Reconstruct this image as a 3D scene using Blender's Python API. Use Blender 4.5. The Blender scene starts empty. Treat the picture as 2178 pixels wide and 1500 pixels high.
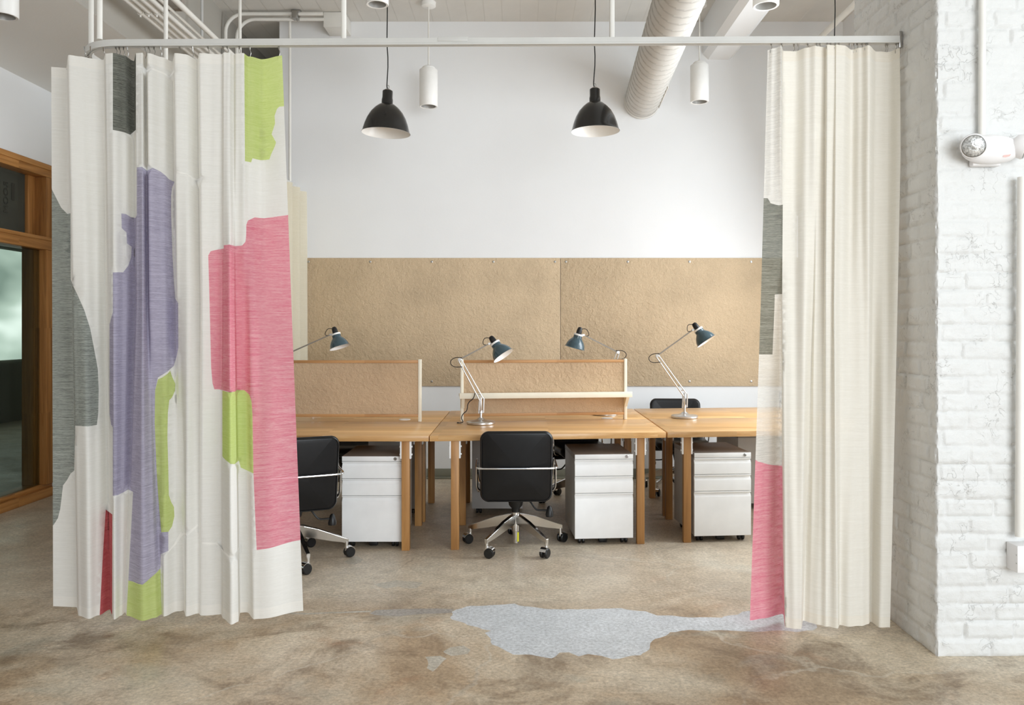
import bpy, bmesh, math, random
from mathutils import Vector, Matrix, noise
from mathutils.geometry import delaunay_2d_cdt
random.seed(7)
PI = math.pi
SC = bpy.context.scene
COL = SC.collection
F, CX, CY, EYE = 1720.0, 1105.0, 700.0, 1.42      # focal length in pixels, principal point, eye height

def P(px, py, Y):
    return Vector(((px - CX) / F * Y, Y, EYE - (py - CY) / F * Y))

# ------------------------------------------------------------------ materials
def lin(c):
    return tuple((v / 12.92 if v <= .04045 else ((v + .055) / 1.055) ** 2.4) for v in [x / 255 for x in c]) + (1,)

class NT:
    def __init__(s, name):
        s.m = bpy.data.materials.new(name); s.m.use_nodes = True
        s.t = s.m.node_tree; s.n = s.t.nodes; s.l = s.t.links
        s.b = s.n['Principled BSDF']; s.out = s.n['Material Output']
    def add(s, typ, **kw):
        n = s.n.new(typ)
        for k, v in kw.items():
            if k.startswith('i_'):
                n.inputs[k[2:].replace('_', ' ')].default_value = v
            else:
                setattr(n, k, v)
        return n
    def link(s, a, b): s.l.new(a, b)
    def coords(s, scale=(1, 1, 1), rot=(0, 0, 0), kind='Object'):
        tc = s.add('ShaderNodeTexCoord'); mp = s.add('ShaderNodeMapping')
        mp.inputs['Scale'].default_value = scale; mp.inputs['Rotation'].default_value = rot
        s.link(tc.outputs[kind], mp.inputs['Vector']); return mp.outputs['Vector']
    def noise(s, vec, scale=5, detail=4, rough=.55, dist=0):
        n = s.add('ShaderNodeTexNoise'); n.inputs['Scale'].default_value = scale
        n.inputs['Detail'].default_value = detail; n.inputs['Roughness'].default_value = rough
        n.inputs['Distortion'].default_value = dist
        s.link(vec, n.inputs['Vector']); return n.outputs['Fac']
    def ramp(s, fac, stops):
        r = s.add('ShaderNodeValToRGB'); e = r.color_ramp.elements
        while len(e) > 2: e.remove(e[-1])
        e[0].position, e[0].color = stops[0]; e[1].position, e[1].color = stops[1]
        for p, c in stops[2:]:
            x = e.new(p); x.color = c
        s.link(fac, r.inputs['Fac']); return r.outputs['Color']
    def mix(s, fac, a, b, mode='MIX'):
        n = s.add('ShaderNodeMix', data_type='RGBA', blend_type=mode)
        ins = {'f': n.inputs[0], 'a': n.inputs[6], 'b': n.inputs[7]}
        for k, v in (('f', fac), ('a', a), ('b', b)):
            if hasattr(v, 'links') or hasattr(v, 'is_linked'): s.link(v, ins[k])
            else: ins[k].default_value = v
        return n.outputs[2]
    def bump(s, h, strength=.3, dist=.01, prev=None):
        b = s.add('ShaderNodeBump'); b.inputs['Strength'].default_value = strength
        b.inputs['Distance'].default_value = dist
        s.link(h, b.inputs['Height'])
        if prev is not None: s.link(prev, b.inputs['Normal'])
        s.link(b.outputs['Normal'], s.b.inputs['Normal']); return b.outputs['Normal']

def plain(name, rgb, rough=.5, metal=0, spec=.5, vary=.04, vscale=6, coat=0):
    t = NT(name); b = t.b
    c = lin(rgb)
    n = t.noise(t.coords(), vscale, 3)
    lo = tuple(max(0, x * (1 - vary)) for x in c[:3]) + (1,); hi = tuple(min(1, x * (1 + vary)) for x in c[:3]) + (1,)
    t.link(t.ramp(n, [(.3, lo), (.7, hi)]), b.inputs['Base Color'])
    b.inputs['Roughness'].default_value = rough; b.inputs['Metallic'].default_value = metal
    b.inputs['Specular IOR Level'].default_value = spec
    b.inputs['Coat Weight'].default_value = coat
    return t.m

M = {}
def wall_mat(name, rgb, bump=.12, scale=9):
    t = NT(name); v = t.coords()
    n = t.noise(v, 1.2, 4); c = lin(rgb)
    t.link(t.ramp(n, [(.3, tuple(x * .965 for x in c[:3]) + (1,)), (.7, c)]), t.b.inputs['Base Color'])
    t.b.inputs['Roughness'].default_value = .7; t.b.inputs['Specular IOR Level'].default_value = .25
    n2 = t.noise(v, scale * 6, 5, .6); t.bump(n2, bump, .004)
    return t.m
M['wall'] = wall_mat('white_wall_paint', (239, 240, 241))
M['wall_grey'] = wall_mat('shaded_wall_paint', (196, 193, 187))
M['soffit'] = wall_mat('beam_paint', (244, 243, 239), .25)

M['beam_side_shade'] = wall_mat('beam_paint_shaded', (176, 172, 164), .25)  # beam paint darkened: the shade on its side is put into the colour
def ceiling_mat():
    t = NT('board_marked_ceiling_paint'); v = t.coords((1, 1, 1))
    n = t.noise(v, 3, 4); c = lin((220, 217, 211))
    t.link(t.ramp(n, [(.3, tuple(x * .93 for x in c[:3]) + (1,)), (.7, c)]), t.b.inputs['Base Color'])
    t.b.inputs['Roughness'].default_value = .75
    w = t.add('ShaderNodeTexWave', wave_type='BANDS', bands_direction='X', wave_profile='SAW')
    w.inputs['Scale'].default_value = 1.0; w.inputs['Distortion'].default_value = .25; w.inputs['Detail'].default_value = 1
    t.link(t.coords((1.9, .12, 1)), w.inputs['Vector'])
    r = t.ramp(w.outputs['Fac'], [(0, (0, 0, 0, 1)), (.06, (1, 1, 1, 1))])
    nb = t.bump(r, .35, .006)
    t.bump(t.noise(v, 25, 4), .2, .004, nb)
    return t.m
M['ceiling'] = ceiling_mat()

def brick_mat(name, rgb):
    t = NT(name); v = t.coords(); c = lin(rgb)
    n = t.noise(v, 5, 4)
    base = t.ramp(n, [(.3, tuple(x * .95 for x in c[:3]) + (1,)), (.7, c)])
    # pits: rare dark specks where the paint skips
    vo = t.add('ShaderNodeTexVoronoi'); vo.inputs['Scale'].default_value = 26
    t.link(v, vo.inputs['Vector'])
    pm = t.ramp(vo.outputs['Distance'], [(.035, (1, 1, 1, 1)), (.06, (0, 0, 0, 1))])
    rare = t.ramp(t.noise(v, 9, 2), [(.66, (0, 0, 0, 1)), (.70, (1, 1, 1, 1))])
    pit = t.mix(1.0, pm, rare, 'MULTIPLY')
    t.link(t.mix(pit, base, lin((120, 115, 108))), t.b.inputs['Base Color'])
    t.b.inputs['Roughness'].default_value = .42; t.b.inputs['Specular IOR Level'].default_value = .35
    nb = t.bump(t.noise(v, 50, 5, .65, .4), .55, .006)
    # wrinkles in the paint
    r = t.ramp(t.noise(v, 19, 3, .5, .6), [(.49, (0, 0, 0, 1)), (.505, (1, 1, 1, 1)), (.52, (0, 0, 0, 1))])
    m2 = t.ramp(t.noise(v, 6, 2), [(.5, (0, 0, 0, 1)), (.6, (1, 1, 1, 1))])
    cm = t.mix(1.0, r, m2, 'MULTIPLY'); t.bump(cm, .45, .004, nb)
    sc = t.mix(1.0, cm, (.34, .34, .34, 1), 'MULTIPLY'); old = t.b.inputs['Base Color'].links[0].from_socket
    t.link(t.mix(sc, old, lin((120, 116, 110))), t.b.inputs['Base Color'])
    return t.m
M['brick'] = brick_mat('white_painted_brick', (221, 221, 219))

def floor_mat(name, patch=False):
    t = NT(name); v = t.coords()
    if patch == 'blue':
        c = t.ramp(t.noise(v, 7, 5, .6), [(.3, lin((192, 195, 198))), (.7, lin((204, 207, 210)))])
    elif patch == 'grey':
        c = t.ramp(t.noise(v, 7, 5, .6), [(.3, lin((150, 144, 137))), (.7, lin((166, 160, 153)))])
    elif patch == 'pale':
        c = t.ramp(t.noise(v, 9, 5, .6), [(.3, lin((172, 164, 148))), (.7, lin((192, 186, 174)))])
    else:
        big = t.noise(v, .85, 6, .62, .5)
        c = t.ramp(big, [(.30, lin((134, 110, 84))), (.46, lin((172, 150, 123))), (.56, lin((195, 180, 158))), (.72, lin((210, 200, 182)))])
        # dark blotches and grey-green blotches
        d = t.ramp(t.noise(v, 2.3, 6, .65, .8), [(.5, (0, 0, 0, 1)), (.64, (1, 1, 1, 1))])
        dm = t.add('ShaderNodeMath', operation='MULTIPLY'); t.link(d, dm.inputs[0]); dm.inputs[1].default_value = .66
        c = t.mix(dm.outputs[0], c, lin((114, 92, 68)))
        g = t.ramp(t.noise(t.coords((1, 1.6, 1), (0, 0, .4)), 1.5, 6, .6, .6), [(.56, (0, 0, 0, 1)), (.66, (1, 1, 1, 1))])
        gm = t.add('ShaderNodeMath', operation='MULTIPLY'); t.link(g, gm.inputs[0]); gm.inputs[1].default_value = .55
        c = t.mix(gm.outputs[0], c, lin((166, 162, 148)))
        r = t.ramp(t.noise(v, 3.1, 5, .6, .3), [(.6, (0, 0, 0, 1)), (.72, (1, 1, 1, 1))])
        rm = t.add('ShaderNodeMath', operation='MULTIPLY'); t.link(r, rm.inputs[0]); rm.inputs[1].default_value = .4
        c = t.mix(rm.outputs[0], c, lin((172, 128, 92)))
        # paler polished slab beyond the old joint line
        tcy = t.add('ShaderNodeTexCoord'); sy = t.add('ShaderNodeSeparateXYZ'); t.link(tcy.outputs['Object'], sy.inputs[0])
        mr = t.add('ShaderNodeMapRange'); mr.inputs['From Min'].default_value = 3.75; mr.inputs['From Max'].default_value = 4.35
        mr.inputs['To Min'].default_value = 0; mr.inputs['To Max'].default_value = .5
        wob = t.add('ShaderNodeMath', operation='MULTIPLY_ADD'); t.link(t.noise(v, 1.8, 4, .6), wob.inputs[0]); wob.inputs[1].default_value = 1.2
        t.link(sy.outputs[1], wob.inputs[2]); sb = t.add('ShaderNodeMath', operation='SUBTRACT'); t.link(wob.outputs[0], sb.inputs[0]); sb.inputs[1].default_value = .6
        t.link(sb.outputs[0], mr.inputs['Value'])
        c = t.mix(mr.outputs[0], c, lin((206, 197, 181)))
        # cracks
        wv = t.add('ShaderNodeVectorMath', operation='ADD')
        nn = t.add('ShaderNodeTexNoise'); nn.inputs['Scale'].default_value = 2.2; nn.inputs['Detail'].default_value = 5
        t.link(v, nn.inputs['Vector'])
        sc = t.add('ShaderNodeVectorMath', operation='SCALE'); sc.inputs['Scale'].default_value = .55
        t.link(nn.outputs['Color'], sc.inputs[0]); t.link(v, wv.inputs[0]); t.link(sc.outputs[0], wv.inputs[1])
        vo = t.add('ShaderNodeTexVoronoi', feature='DISTANCE_TO_EDGE'); vo.inputs['Scale'].default_value = .75
        t.link(wv.outputs[0], vo.inputs['Vector'])
        cr = t.ramp(vo.outputs['Distance'], [(.003, (1, 1, 1, 1)), (.009, (0, 0, 0, 1))])
        ck = t.ramp(t.noise(v, 1.1, 2), [(.42, (0, 0, 0, 1)), (.55, (.5, .5, .5, 1))])
        cf = t.mix(1.0, cr, ck, 'MULTIPLY')
        tone = t.ramp(t.noise(v, .9, 1), [(.36, lin((128, 110, 90))), (.46, lin((206, 199, 184)))])
        c = t.mix(cf, c, tone)
    midn = t.ramp(t.noise(v, 11, 7, .72, .4), [(.3, (.86, .85, .83, 1)), (.7, (1.16, 1.16, 1.16, 1))])
    c = t.mix(1.0 if not patch else .4, c, midn, 'MULTIPLY')
    fine = t.ramp(t.noise(v, 60, 6, .75), [(.3, (.62, .61, .60, 1)), (.7, (1.34, 1.34, 1.34, 1))])
    c = t.mix(1.0, c, fine, 'MULTIPLY')
    sp = t.add('ShaderNodeTexVoronoi'); sp.inputs['Scale'].default_value = 55; t.link(v, sp.inputs['Vector'])
    s1 = t.ramp(sp.outputs['Distance'], [(.05, (1, 1, 1, 1)), (.12, (0, 0, 0, 1))])
    s2 = t.ramp(t.noise(v, 30, 2), [(.6, (0, 0, 0, 1)), (.64, (.8, .8, .8, 1))])
    c = t.mix(t.mix(1.0, s1, s2, 'MULTIPLY'), c, lin((92, 84, 74)) if patch else lin((205, 198, 182)))
    pv = t.add('ShaderNodeTexVoronoi'); pv.inputs['Scale'].default_value = 38; t.link(v, pv.inputs['Vector'])
    p1 = t.ramp(pv.outputs['Distance'], [(.05, (1, 1, 1, 1)), (.11, (0, 0, 0, 1))])
    p2 = t.ramp(t.noise(v, 17, 2), [(.58, (0, 0, 0, 1)), (.62, (.7, .7, .7, 1))])
    c = t.mix(t.mix(1.0, p1, p2, 'MULTIPLY'), c, lin((84, 68, 52)))
    t.link(c, t.b.inputs['Base Color'])
    rr = t.ramp(t.noise(v, 3, 5), [(.3, (.32, .32, .32, 1)), (.7, (.52, .52, .52, 1))])
    t.link(rr, t.b.inputs['Roughness']); t.b.inputs['Specular IOR Level'].default_value = .4
    t.bump(t.noise(v, 40, 4), .06, .003)
    return t.m
M['floor'] = floor_mat('worn_concrete')
M['floor_blue'] = floor_mat('blue_grey_repair', 'blue')
M['floor_grey'] = floor_mat('grey_repair', 'grey')
M['floor_pale'] = floor_mat('pale_scuff', 'pale')

def wood_mat(name, dark, mid, light, axis=0, strip=.075, rough=.35, grain=1.0, strip_axis=1):
    t = NT(name)
    sc = [26.0, 26.0, 26.0]; sc[axis] = 1.3
    v = t.coords(tuple(sc))
    tc = t.add('ShaderNodeTexCoord'); sx = t.add('ShaderNodeSeparateXYZ'); t.link(tc.outputs['Object'], sx.inputs[0])
    dv = t.add('ShaderNodeMath', operation='DIVIDE'); t.link(sx.outputs[strip_axis], dv.inputs[0]); dv.inputs[1].default_value = strip
    fl = t.add('ShaderNodeMath', operation='FLOOR'); t.link(dv.outputs[0], fl.inputs[0])
    d2 = t.add('ShaderNodeMath', operation='MULTIPLY_ADD'); t.link(sx.outputs[axis], d2.inputs[0]); d2.inputs[1].default_value = 1.4
    t.link(fl.outputs[0], d2.inputs[2])
    d3 = t.add('ShaderNodeMath', operation='FLOOR'); t.link(d2.outputs[0], d3.inputs[0])
    cm = t.add('ShaderNodeCombineXYZ'); t.link(fl.outputs[0], cm.inputs[0]); t.link(d3.outputs[0], cm.inputs[1])
    wn = t.add('ShaderNodeTexWhiteNoise', noise_dimensions='3D'); t.link(cm.outputs[0], wn.inputs['Vector'])
    off = t.add('ShaderNodeVectorMath', operation='MULTIPLY_ADD'); t.link(wn.outputs['Color'], off.inputs[0])
    off.inputs[1].default_value = (7, 7, 7); t.link(v, off.inputs[2])
    n = t.noise(off.outputs[0], .8, 6, .6, .9 * grain)
    c = t.ramp(n, [(.25, lin(dark)), (.5, lin(mid)), (.75, lin(light))])
    vr = t.ramp(wn.outputs['Value'], [(0, (.84, .82, .79, 1)), (1, (1.08, 1.08, 1.08, 1))])
    c = t.mix(1.0, c, vr, 'MULTIPLY')
    t.link(c, t.b.inputs['Base Color'])
    t.b.inputs['Roughness'].default_value = rough; t.b.inputs['Specular IOR Level'].default_value = .45
    t.bump(n, .05, .002)
    return t.m
M['top_wood'] = wood_mat('light_alder_worktop', (188, 140, 86), (214, 168, 112), (232, 194, 144), 0, .08, .28)
M['leg_wood'] = wood_mat('alder_leg', (146, 102, 56), (182, 134, 80), (202, 156, 100), 2, .3, .45)
M['oak_y'] = wood_mat('oiled_oak_rail', (138, 90, 42), (186, 130, 70), (208, 154, 94), 1, .4, .4, 1.4, 2)
M['oak_z'] = wood_mat('oiled_oak_stile', (126, 84, 42), (170, 118, 64), (192, 140, 84), 2, .4, .4, 1.4, 1)
M['strip_wood'] = wood_mat('screen_edge_wood', (150, 106, 62), (186, 138, 88), (206, 160, 110), 0, .3, .45, 1, 2)

def board_mat(name, rgb):
    t = NT(name); v = t.coords(); c = lin(rgb)
    n = t.noise(v, 1.6, 5, .6)
    a = t.ramp(n, [(.25, tuple(x * .80 for x in c[:3]) + (1,)), (.5, c), (.8, tuple(min(1, x * 1.14) for x in c[:3]) + (1,))])
    f = t.ramp(t.noise(v, 160, 3, .7), [(.3, (.86, .85, .84, 1)), (.7, (1.06, 1.06, 1.06, 1))])
    a = t.mix(1.0, a, f, 'MULTIPLY')
    st = t.ramp(t.noise(t.coords((1.2, 1, 24)), 3, 3, .5, .4), [(.66, (0, 0, 0, 1)), (.72, (1, 1, 1, 1))])
    sm = t.ramp(t.noise(v, 1.3, 2), [(.52, (0, 0, 0, 1)), (.62, (.35, .35, .35, 1))])
    a = t.mix(t.mix(1.0, st, sm, 'MULTIPLY'), a, tuple(x * .62 for x in c[:3]) + (1,))
    t.link(a, t.b.inputs['Base Color'])
    t.b.inputs['Roughness'].default_value = .85; t.b.inputs['Specular IOR Level'].default_value = .15
    nb = t.bump(t.noise(v, 30, 4, .6, .5), .7, .014)
    return t.m
M['board'] = board_mat('pressed_paper_board', (206, 184, 154))
M['screen_board'] = board_mat('pressed_paper_screen', (198, 172, 142))

def fabric(name, c0, c1, trans=.35, sheer=.0, contrast=(.32, .68), cscale=1.0):
    t = NT(name)
    v = t.coords((9, 9, 330)); n = t.noise(v, 1.0, 5, .7)
    v2 = t.coords((60, 60, 900)); n2 = t.noise(v2, 1.0, 2, .5)
    av = t.add('ShaderNodeMath', operation='MULTIPLY_ADD'); t.link(n2, av.inputs[0]); av.inputs[1].default_value = .35
    sb = t.add('ShaderNodeMath', operation='MULTIPLY'); t.link(n, sb.inputs[0]); sb.inputs[1].default_value = .65
    t.link(sb.outputs[0], av.inputs[2])
    c = t.ramp(av.outputs[0], [(contrast[0], lin(c0)), (contrast[1], lin(c1))])
    d = t.add('ShaderNodeBsdfDiffuse'); tr = t.add('ShaderNodeBsdfTranslucent'); tp = t.add('ShaderNodeBsdfTransparent')
    t.link(c, d.inputs['Color']); t.link(c, tr.inputs['Color'])
    bp = t.add('ShaderNodeBump'); bp.inputs['Strength'].default_value = .12; bp.inputs['Distance'].default_value = .002
    t.link(av.outputs[0], bp.inputs['Height']); t.link(bp.outputs['Normal'], d.inputs['Normal'])
    m1 = t.add('ShaderNodeMixShader'); m1.inputs[0].default_value = trans
    t.link(d.outputs[0], m1.inputs[1]); t.link(tr.outputs[0], m1.inputs[2])
    m2 = t.add('ShaderNodeMixShader')
    if sheer > 0:
        sh = t.ramp(av.outputs[0], [(.35, (sheer * 1.8,) * 3 + (1,)), (.65, (sheer * .4,) * 3 + (1,))])
        t.link(sh, m2.inputs[0])
    else:
        m2.inputs[0].default_value = 0
    t.link(m1.outputs[0], m2.inputs[1]); t.link(tp.outputs[0], m2.inputs[2])
    t.link(m2.outputs[0], t.out.inputs['Surface'])
    t.n.remove(t.b)
    return t.m
M['cream'] = fabric('cream_sheer_linen', (237, 235, 229), (246, 245, 241), .22, .018)
M['cream_sheer'] = fabric('cream_single_layer', (240, 237, 230), (250, 248, 242), .4, .22)
M['cream_hem'] = fabric('cream_doubled_hem', (240, 237, 230), (248, 246, 241), .2, .0)
M['cream_seam'] = fabric('cream_seam', (250, 248, 242), (254, 252, 248), .25, .0)
M['grey'] = fabric('dark_grey_linen', (64, 66, 61), (158, 160, 150), .28, .03, (.36, .66))
M['grey_sheer'] = fabric('grey_single_layer', (82, 84, 77), (176, 177, 164), .42, .10, (.36, .66))
M['greygreen'] = fabric('grey_green_linen', (112, 117, 112), (198, 203, 196), .3, .03, (.36, .66))
M['purple'] = fabric('lilac_linen', (160, 154, 178), (214, 210, 228), .3, .02, (.34, .66))
M['pink'] = fabric('pink_linen', (228, 112, 138), (248, 196, 202), .35, .02, (.34, .66))
M['red'] = fabric('red_linen', (184, 78, 88), (214, 124, 124), .3, .02, (.34, .66))
M['lime'] = fabric('lime_linen', (206, 224, 132), (226, 238, 168), .4, .03)
M['grey_thread'] = fabric('grey_thread', (70, 70, 78), (90, 90, 98), .2)
M['rear_cream'] = fabric('ivory_linen', (236, 228, 206), (246, 240, 222), .4, .03)

M['white_metal'] = plain('white_enamel_metal', (245, 246, 246), .38)
M['top_shade_strut_grey'] = plain('shaded_top_and_strut_metal', (150, 142, 134), .42)  # drawer unit top: desk's shade put into the colour; strut: own grey
M['case_metal'] = plain('pale_grey_metal', (196, 196, 194), .4)
M['cream_paint'] = plain('cream_painted_wood', (238, 232, 214), .45)
M['pipe'] = plain('white_pipe_paint', (232, 230, 224), .42)
M['duct'] = plain('duct_paint', (206, 203, 197), .5, 0, .3)
M['duct_seam'] = plain('duct_seam', (190, 187, 181), .5, 0, .3)
M['track'] = plain('track_paint', (206, 205, 201), .45)
M['chrome'] = plain('polished_chrome', (225, 225, 226), .08, 1, .5, .01)
M['alu'] = plain('polished_aluminium', (224, 223, 221), .16, 1, .5, .02)
M['brushed'] = plain('brushed_lamp_metal', (214, 213, 212), .32, 1, .5, .02)
M['dull_metal'] = plain('dull_grey_bar', (150, 143, 134), .45, .5)
M['leather'] = plain('black_leather', (15, 16, 19), .4, 0, .38, .15, 40)
M['black'] = plain('black_plastic', (18, 18, 19), .4)
M['black_gloss'] = plain('black_enamel', (22, 22, 22), .22, 0, .5, .05, 6, .3)
M['inner_white'] = plain('white_enamel_inside', (244, 243, 240), .35)
M['blue'] = plain('slate_blue_enamel', (62, 82, 90), .22, 0, .5, .04, 6, .3)
M['cord'] = plain('black_cord', (20, 19, 19), .6)
M['steel'] = plain('zinc_steel', (176, 174, 170), .3, 1)
M['dark'] = plain('dark_gap', (30, 28, 26), .8)
M['baseboard'] = plain('olive_grey_rubber_base', (134, 134, 120), .5)
M['light_white'] = plain('white_fixture_paint', (244, 243, 240), .4)
M['fixture_in'] = plain('grey_reflector', (176, 174, 170), .4, .3)
M['brass'] = plain('brass_screw', (190, 170, 120), .3, 1)
M['sticker'] = plain('faded_red_print', (232, 196, 190), .5)
M['yellow'] = plain('yellow_label', (226, 222, 60), .5)
M['plastic_white'] = plain('white_plastic', (240, 238, 238), .35)
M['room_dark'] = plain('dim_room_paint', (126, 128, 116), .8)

def lens_mat():
    t = NT('clear_lens'); v = t.coords()
    t.link(t.ramp(t.noise(v, 90, 3, .6), [(.35, lin((150, 150, 148))), (.65, lin((232, 232, 230)))]), t.b.inputs['Base Color'])
    t.b.inputs['Roughness'].default_value = .15; t.b.inputs['Metallic'].default_value = .4
    t.bump(t.noise(v, 90, 3), .6, .004)
    return t.m
M['lens'] = lens_mat()

def glass_mat(name, tint, gl=.12, rough=.05):
    t = NT(name); t.n.remove(t.b)
    tp = t.add('ShaderNodeBsdfTransparent'); tp.inputs[0].default_value = tint
    g = t.add('ShaderNodeBsdfGlossy'); g.inputs['Roughness'].default_value = rough; g.inputs[0].default_value = (.8, .85, .83, 1)
    v = t.coords(); bp = t.add('ShaderNodeBump'); bp.inputs['Strength'].default_value = .02
    t.link(t.noise(v, 2, 2), bp.inputs['Height']); t.link(bp.outputs[0], g.inputs['Normal'])
    m = t.add('ShaderNodeMixShader'); m.inputs[0].default_value = gl
    t.link(tp.outputs[0], m.inputs[1]); t.link(g.outputs[0], m.inputs[2]); t.link(m.outputs[0], t.out.inputs[0])
    return t.m
M['glass'] = glass_mat('window_glass', (.72, .76, .72, 1), .08)
M['glass_up'] = glass_mat('smoked_glass', (.5, .52, .49, 1), .05)
def smoke(m):
    nt = m.node_tree; out = nt.nodes['Material Output']; src = out.inputs[0].links[0].from_socket
    d = nt.nodes.new('ShaderNodeBsdfDiffuse'); d.inputs[0].default_value = lin((92, 92, 84))
    x = nt.nodes.new('ShaderNodeMixShader'); x.inputs[0].default_value = .6
    nt.links.new(src, x.inputs[1]); nt.links.new(d.outputs[0], x.inputs[2]); nt.links.new(x.outputs[0], out.inputs[0])
smoke(M['glass_up'])

def emis_mat():
    t = NT('bright_far_window'); t.n.remove(t.b)
    v = t.coords((.3, .35, 1.1)); n = t.noise(v, 1.5, 2, .4, .2)
    c = t.ramp(n, [(.3, lin((120, 136, 130))), (.5, lin((176, 190, 184))), (.7, lin((236, 244, 244)))])
    e = t.add('ShaderNodeEmission'); e.inputs['Strength'].default_value = 2.4
    t.link(c, e.inputs[0]); t.link(e.outputs[0], t.out.inputs[0]); return t.m
M['far_window'] = emis_mat()

# ------------------------------------------------------------------ mesh helpers
class MB:
    def __init__(s): s.bm = bmesh.new(); s.mi = 0
    def _tag(s, geom_faces):
        for f in geom_faces: f.material_index = s.mi
    def box(s, x0, x1, y0, y1, z0, z1, bev=0, seg=2):
        n0 = set(s.bm.faces)
        r = bmesh.ops.create_cube(s.bm, size=1)
        for v in r['verts']:
            v.co = Vector(((x0 + x1) / 2 + v.co.x * (x1 - x0), (y0 + y1) / 2 + v.co.y * (y1 - y0), (z0 + z1) / 2 + v.co.z * (z1 - z0)))
        if bev > 0:
            es = list({e for v in r['verts'] for e in v.link_edges})
            bmesh.ops.bevel(s.bm, geom=es, offset=bev, segments=seg, affect='EDGES', profile=.5)
        s._tag([f for f in s.bm.faces if f not in n0]); return s
    def ring_loft(s, rings, close0=True, close1=True):
        vs = [[s.bm.verts.new(p) for p in r] for r in rings]
        n = len(vs[0]); fs = []
        for a, b in zip(vs[:-1], vs[1:]):
            for i in range(n):
                j = (i + 1) % n
                fs.append(s.bm.faces.new((a[i], a[j], b[j], b[i])))
        if close0: fs.append(s.bm.faces.new(list(reversed(vs[0]))))
        if close1: fs.append(s.bm.faces.new(vs[-1]))
        s._tag(fs); return s
    def lathe(s, prof, mat=Matrix.Identity(4), n=32, c0=True, c1=True):
        rings = []
        for r, z in prof:
            rings.append([mat @ Vector((r * math.cos(2 * PI * i / n), r * math.sin(2 * PI * i / n), z)) for i in range(n)])
        return s.ring_loft(rings, c0, c1)
    def cyl(s, a, b, r, n=16, r2=None, bev=0):
        a, b = Vector(a), Vector(b); L = (b - a).length
        m = Matrix.Translation(a) @ (b - a).to_track_quat('Z', 'Y').to_matrix().to_4x4()
        r2 = r if r2 is None else r2
        pr = [(r, 0), (r2, L)] if bev <= 0 else [(r - bev, 0), (r, bev), (r2, L - bev), (r2 - bev, L)]
        return s.lathe(pr, m, n)
    def tube(s, pts, r, n=8, smooth=0, closed_ends=True):
        pts = [Vector(p) for p in pts]
        for _ in range(smooth):
            q = [pts[0]]
            for a, b in zip(pts[:-1], pts[1:]): q += [a * .75 + b * .25, a * .25 + b * .75]
            pts = q + [pts[-1]]
        rings = []; up = None
        for i, p in enumerate(pts):
            d = (pts[min(i + 1, len(pts) - 1)] - pts[max(i - 1, 0)]).normalized()
            if up is None:
                up = Vector((0, 0, 1)) if abs(d.z) < .9 else Vector((0, 1, 0))
            x = d.cross(up).normalized(); up = x.cross(d).normalized()
            rings.append([p + x * (r * math.cos(2 * PI * k / n)) + up * (r * math.sin(2 * PI * k / n)) for k in range(n)])
        return s.ring_loft(rings)
    def sweep(s, pts, prof):                       # profile (side, up) swept along a level path
        pts = [Vector(p) for p in pts]; rings = []
        for i, p in enumerate(pts):
            d = (pts[min(i + 1, len(pts) - 1)] - pts[max(i - 1, 0)]); d.z = 0; d.normalize()
            x = Vector((d.y, -d.x, 0))
            rings.append([p + x * a + Vector((0, 0, b)) for a, b in prof])
        return s.ring_loft(rings)
    def prism_x(s, poly, x0, x1):                  # polygon in (y, z) extruded along x
        return s.ring_loft([[Vector((x0, y, z)) for y, z in poly], [Vector((x1, y, z)) for y, z in poly]])
    def prism_y(s, poly, y0, y1):
        return s.ring_loft([[Vector((x, y0, z)) for x, z in poly], [Vector((x, y1, z)) for x, z in poly]])
    def sphere(s, c, rx, ry=None, rz=None, n=24, m=14, half=None):
        ry = ry or rx; rz = rz or rx; c = Vector(c); rings = []
        for i in range(1, m):
            a = PI * i / m
            rings.append([c + Vector((rx * math.sin(a) * math.cos(2 * PI * k / n), ry * math.sin(a) * math.sin(2 * PI * k / n), -rz * math.cos(a))) for k in range(n)])
        return s.ring_loft(rings)
    def slab(s, w, h, r, t, er, bend, N=72, rings=7):   # rounded cushion slab in x (width) / z (height), thickness along y
        def rr(sc, inset):
            W, H, R = (w / 2 - inset) * sc, (h / 2 - inset) * sc, max(.002, (r - inset) * sc)
            pts = []
            for k in range(N):
                q = 4 * k / N; c = int(q); a = (q - c) * PI / 2 + c * PI / 2
                cx = (W - R) * (1 if c in (0, 3) else -1); cz = (H - R) * (1 if c in (0, 1) else -1)
                # spread points: half on corner arcs
                pts.append((cx + R * math.cos(a), cz + R * math.sin(a)))
            return pts
        prof = []
        for i in range(1, rings): prof.append((i / rings, er, -t / 2 * (1 - .12 * (i / rings) ** 4)))
        for i in range(7):
            a = PI * i / 6
            prof.append((1, er * (1 - math.sin(a)), -math.cos(a) * t / 2 * .88))
        for i in range(rings - 1, 0, -1): prof.append((i / rings, er, t / 2 * (1 - .12 * (i / rings) ** 4)))
        R = []
        for sc, ins, y in prof:
            R.append([bend(x, y, z) for x, z in rr(sc, ins)])
        return s.ring_loft(R)
    def build(s, name, mats, parent=None, smooth=40, loc=None):
        bm = s.bm
        bmesh.ops.recalc_face_normals(bm, faces=bm.faces)
        me = bpy.data.meshes.new(name)
        bm.to_mesh(me); bm.free()
        for m in (mats if isinstance(mats, (list, tuple)) else [mats]): me.materials.append(m)
        if smooth:
            for p in me.polygons: p.use_smooth = True
            me.set_sharp_from_angle(angle=math.radians(smooth))
        o = bpy.data.objects.new(name, me); COL.objects.link(o)
        if parent: o.parent = parent
        if loc: o.location = loc
        return o

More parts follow.
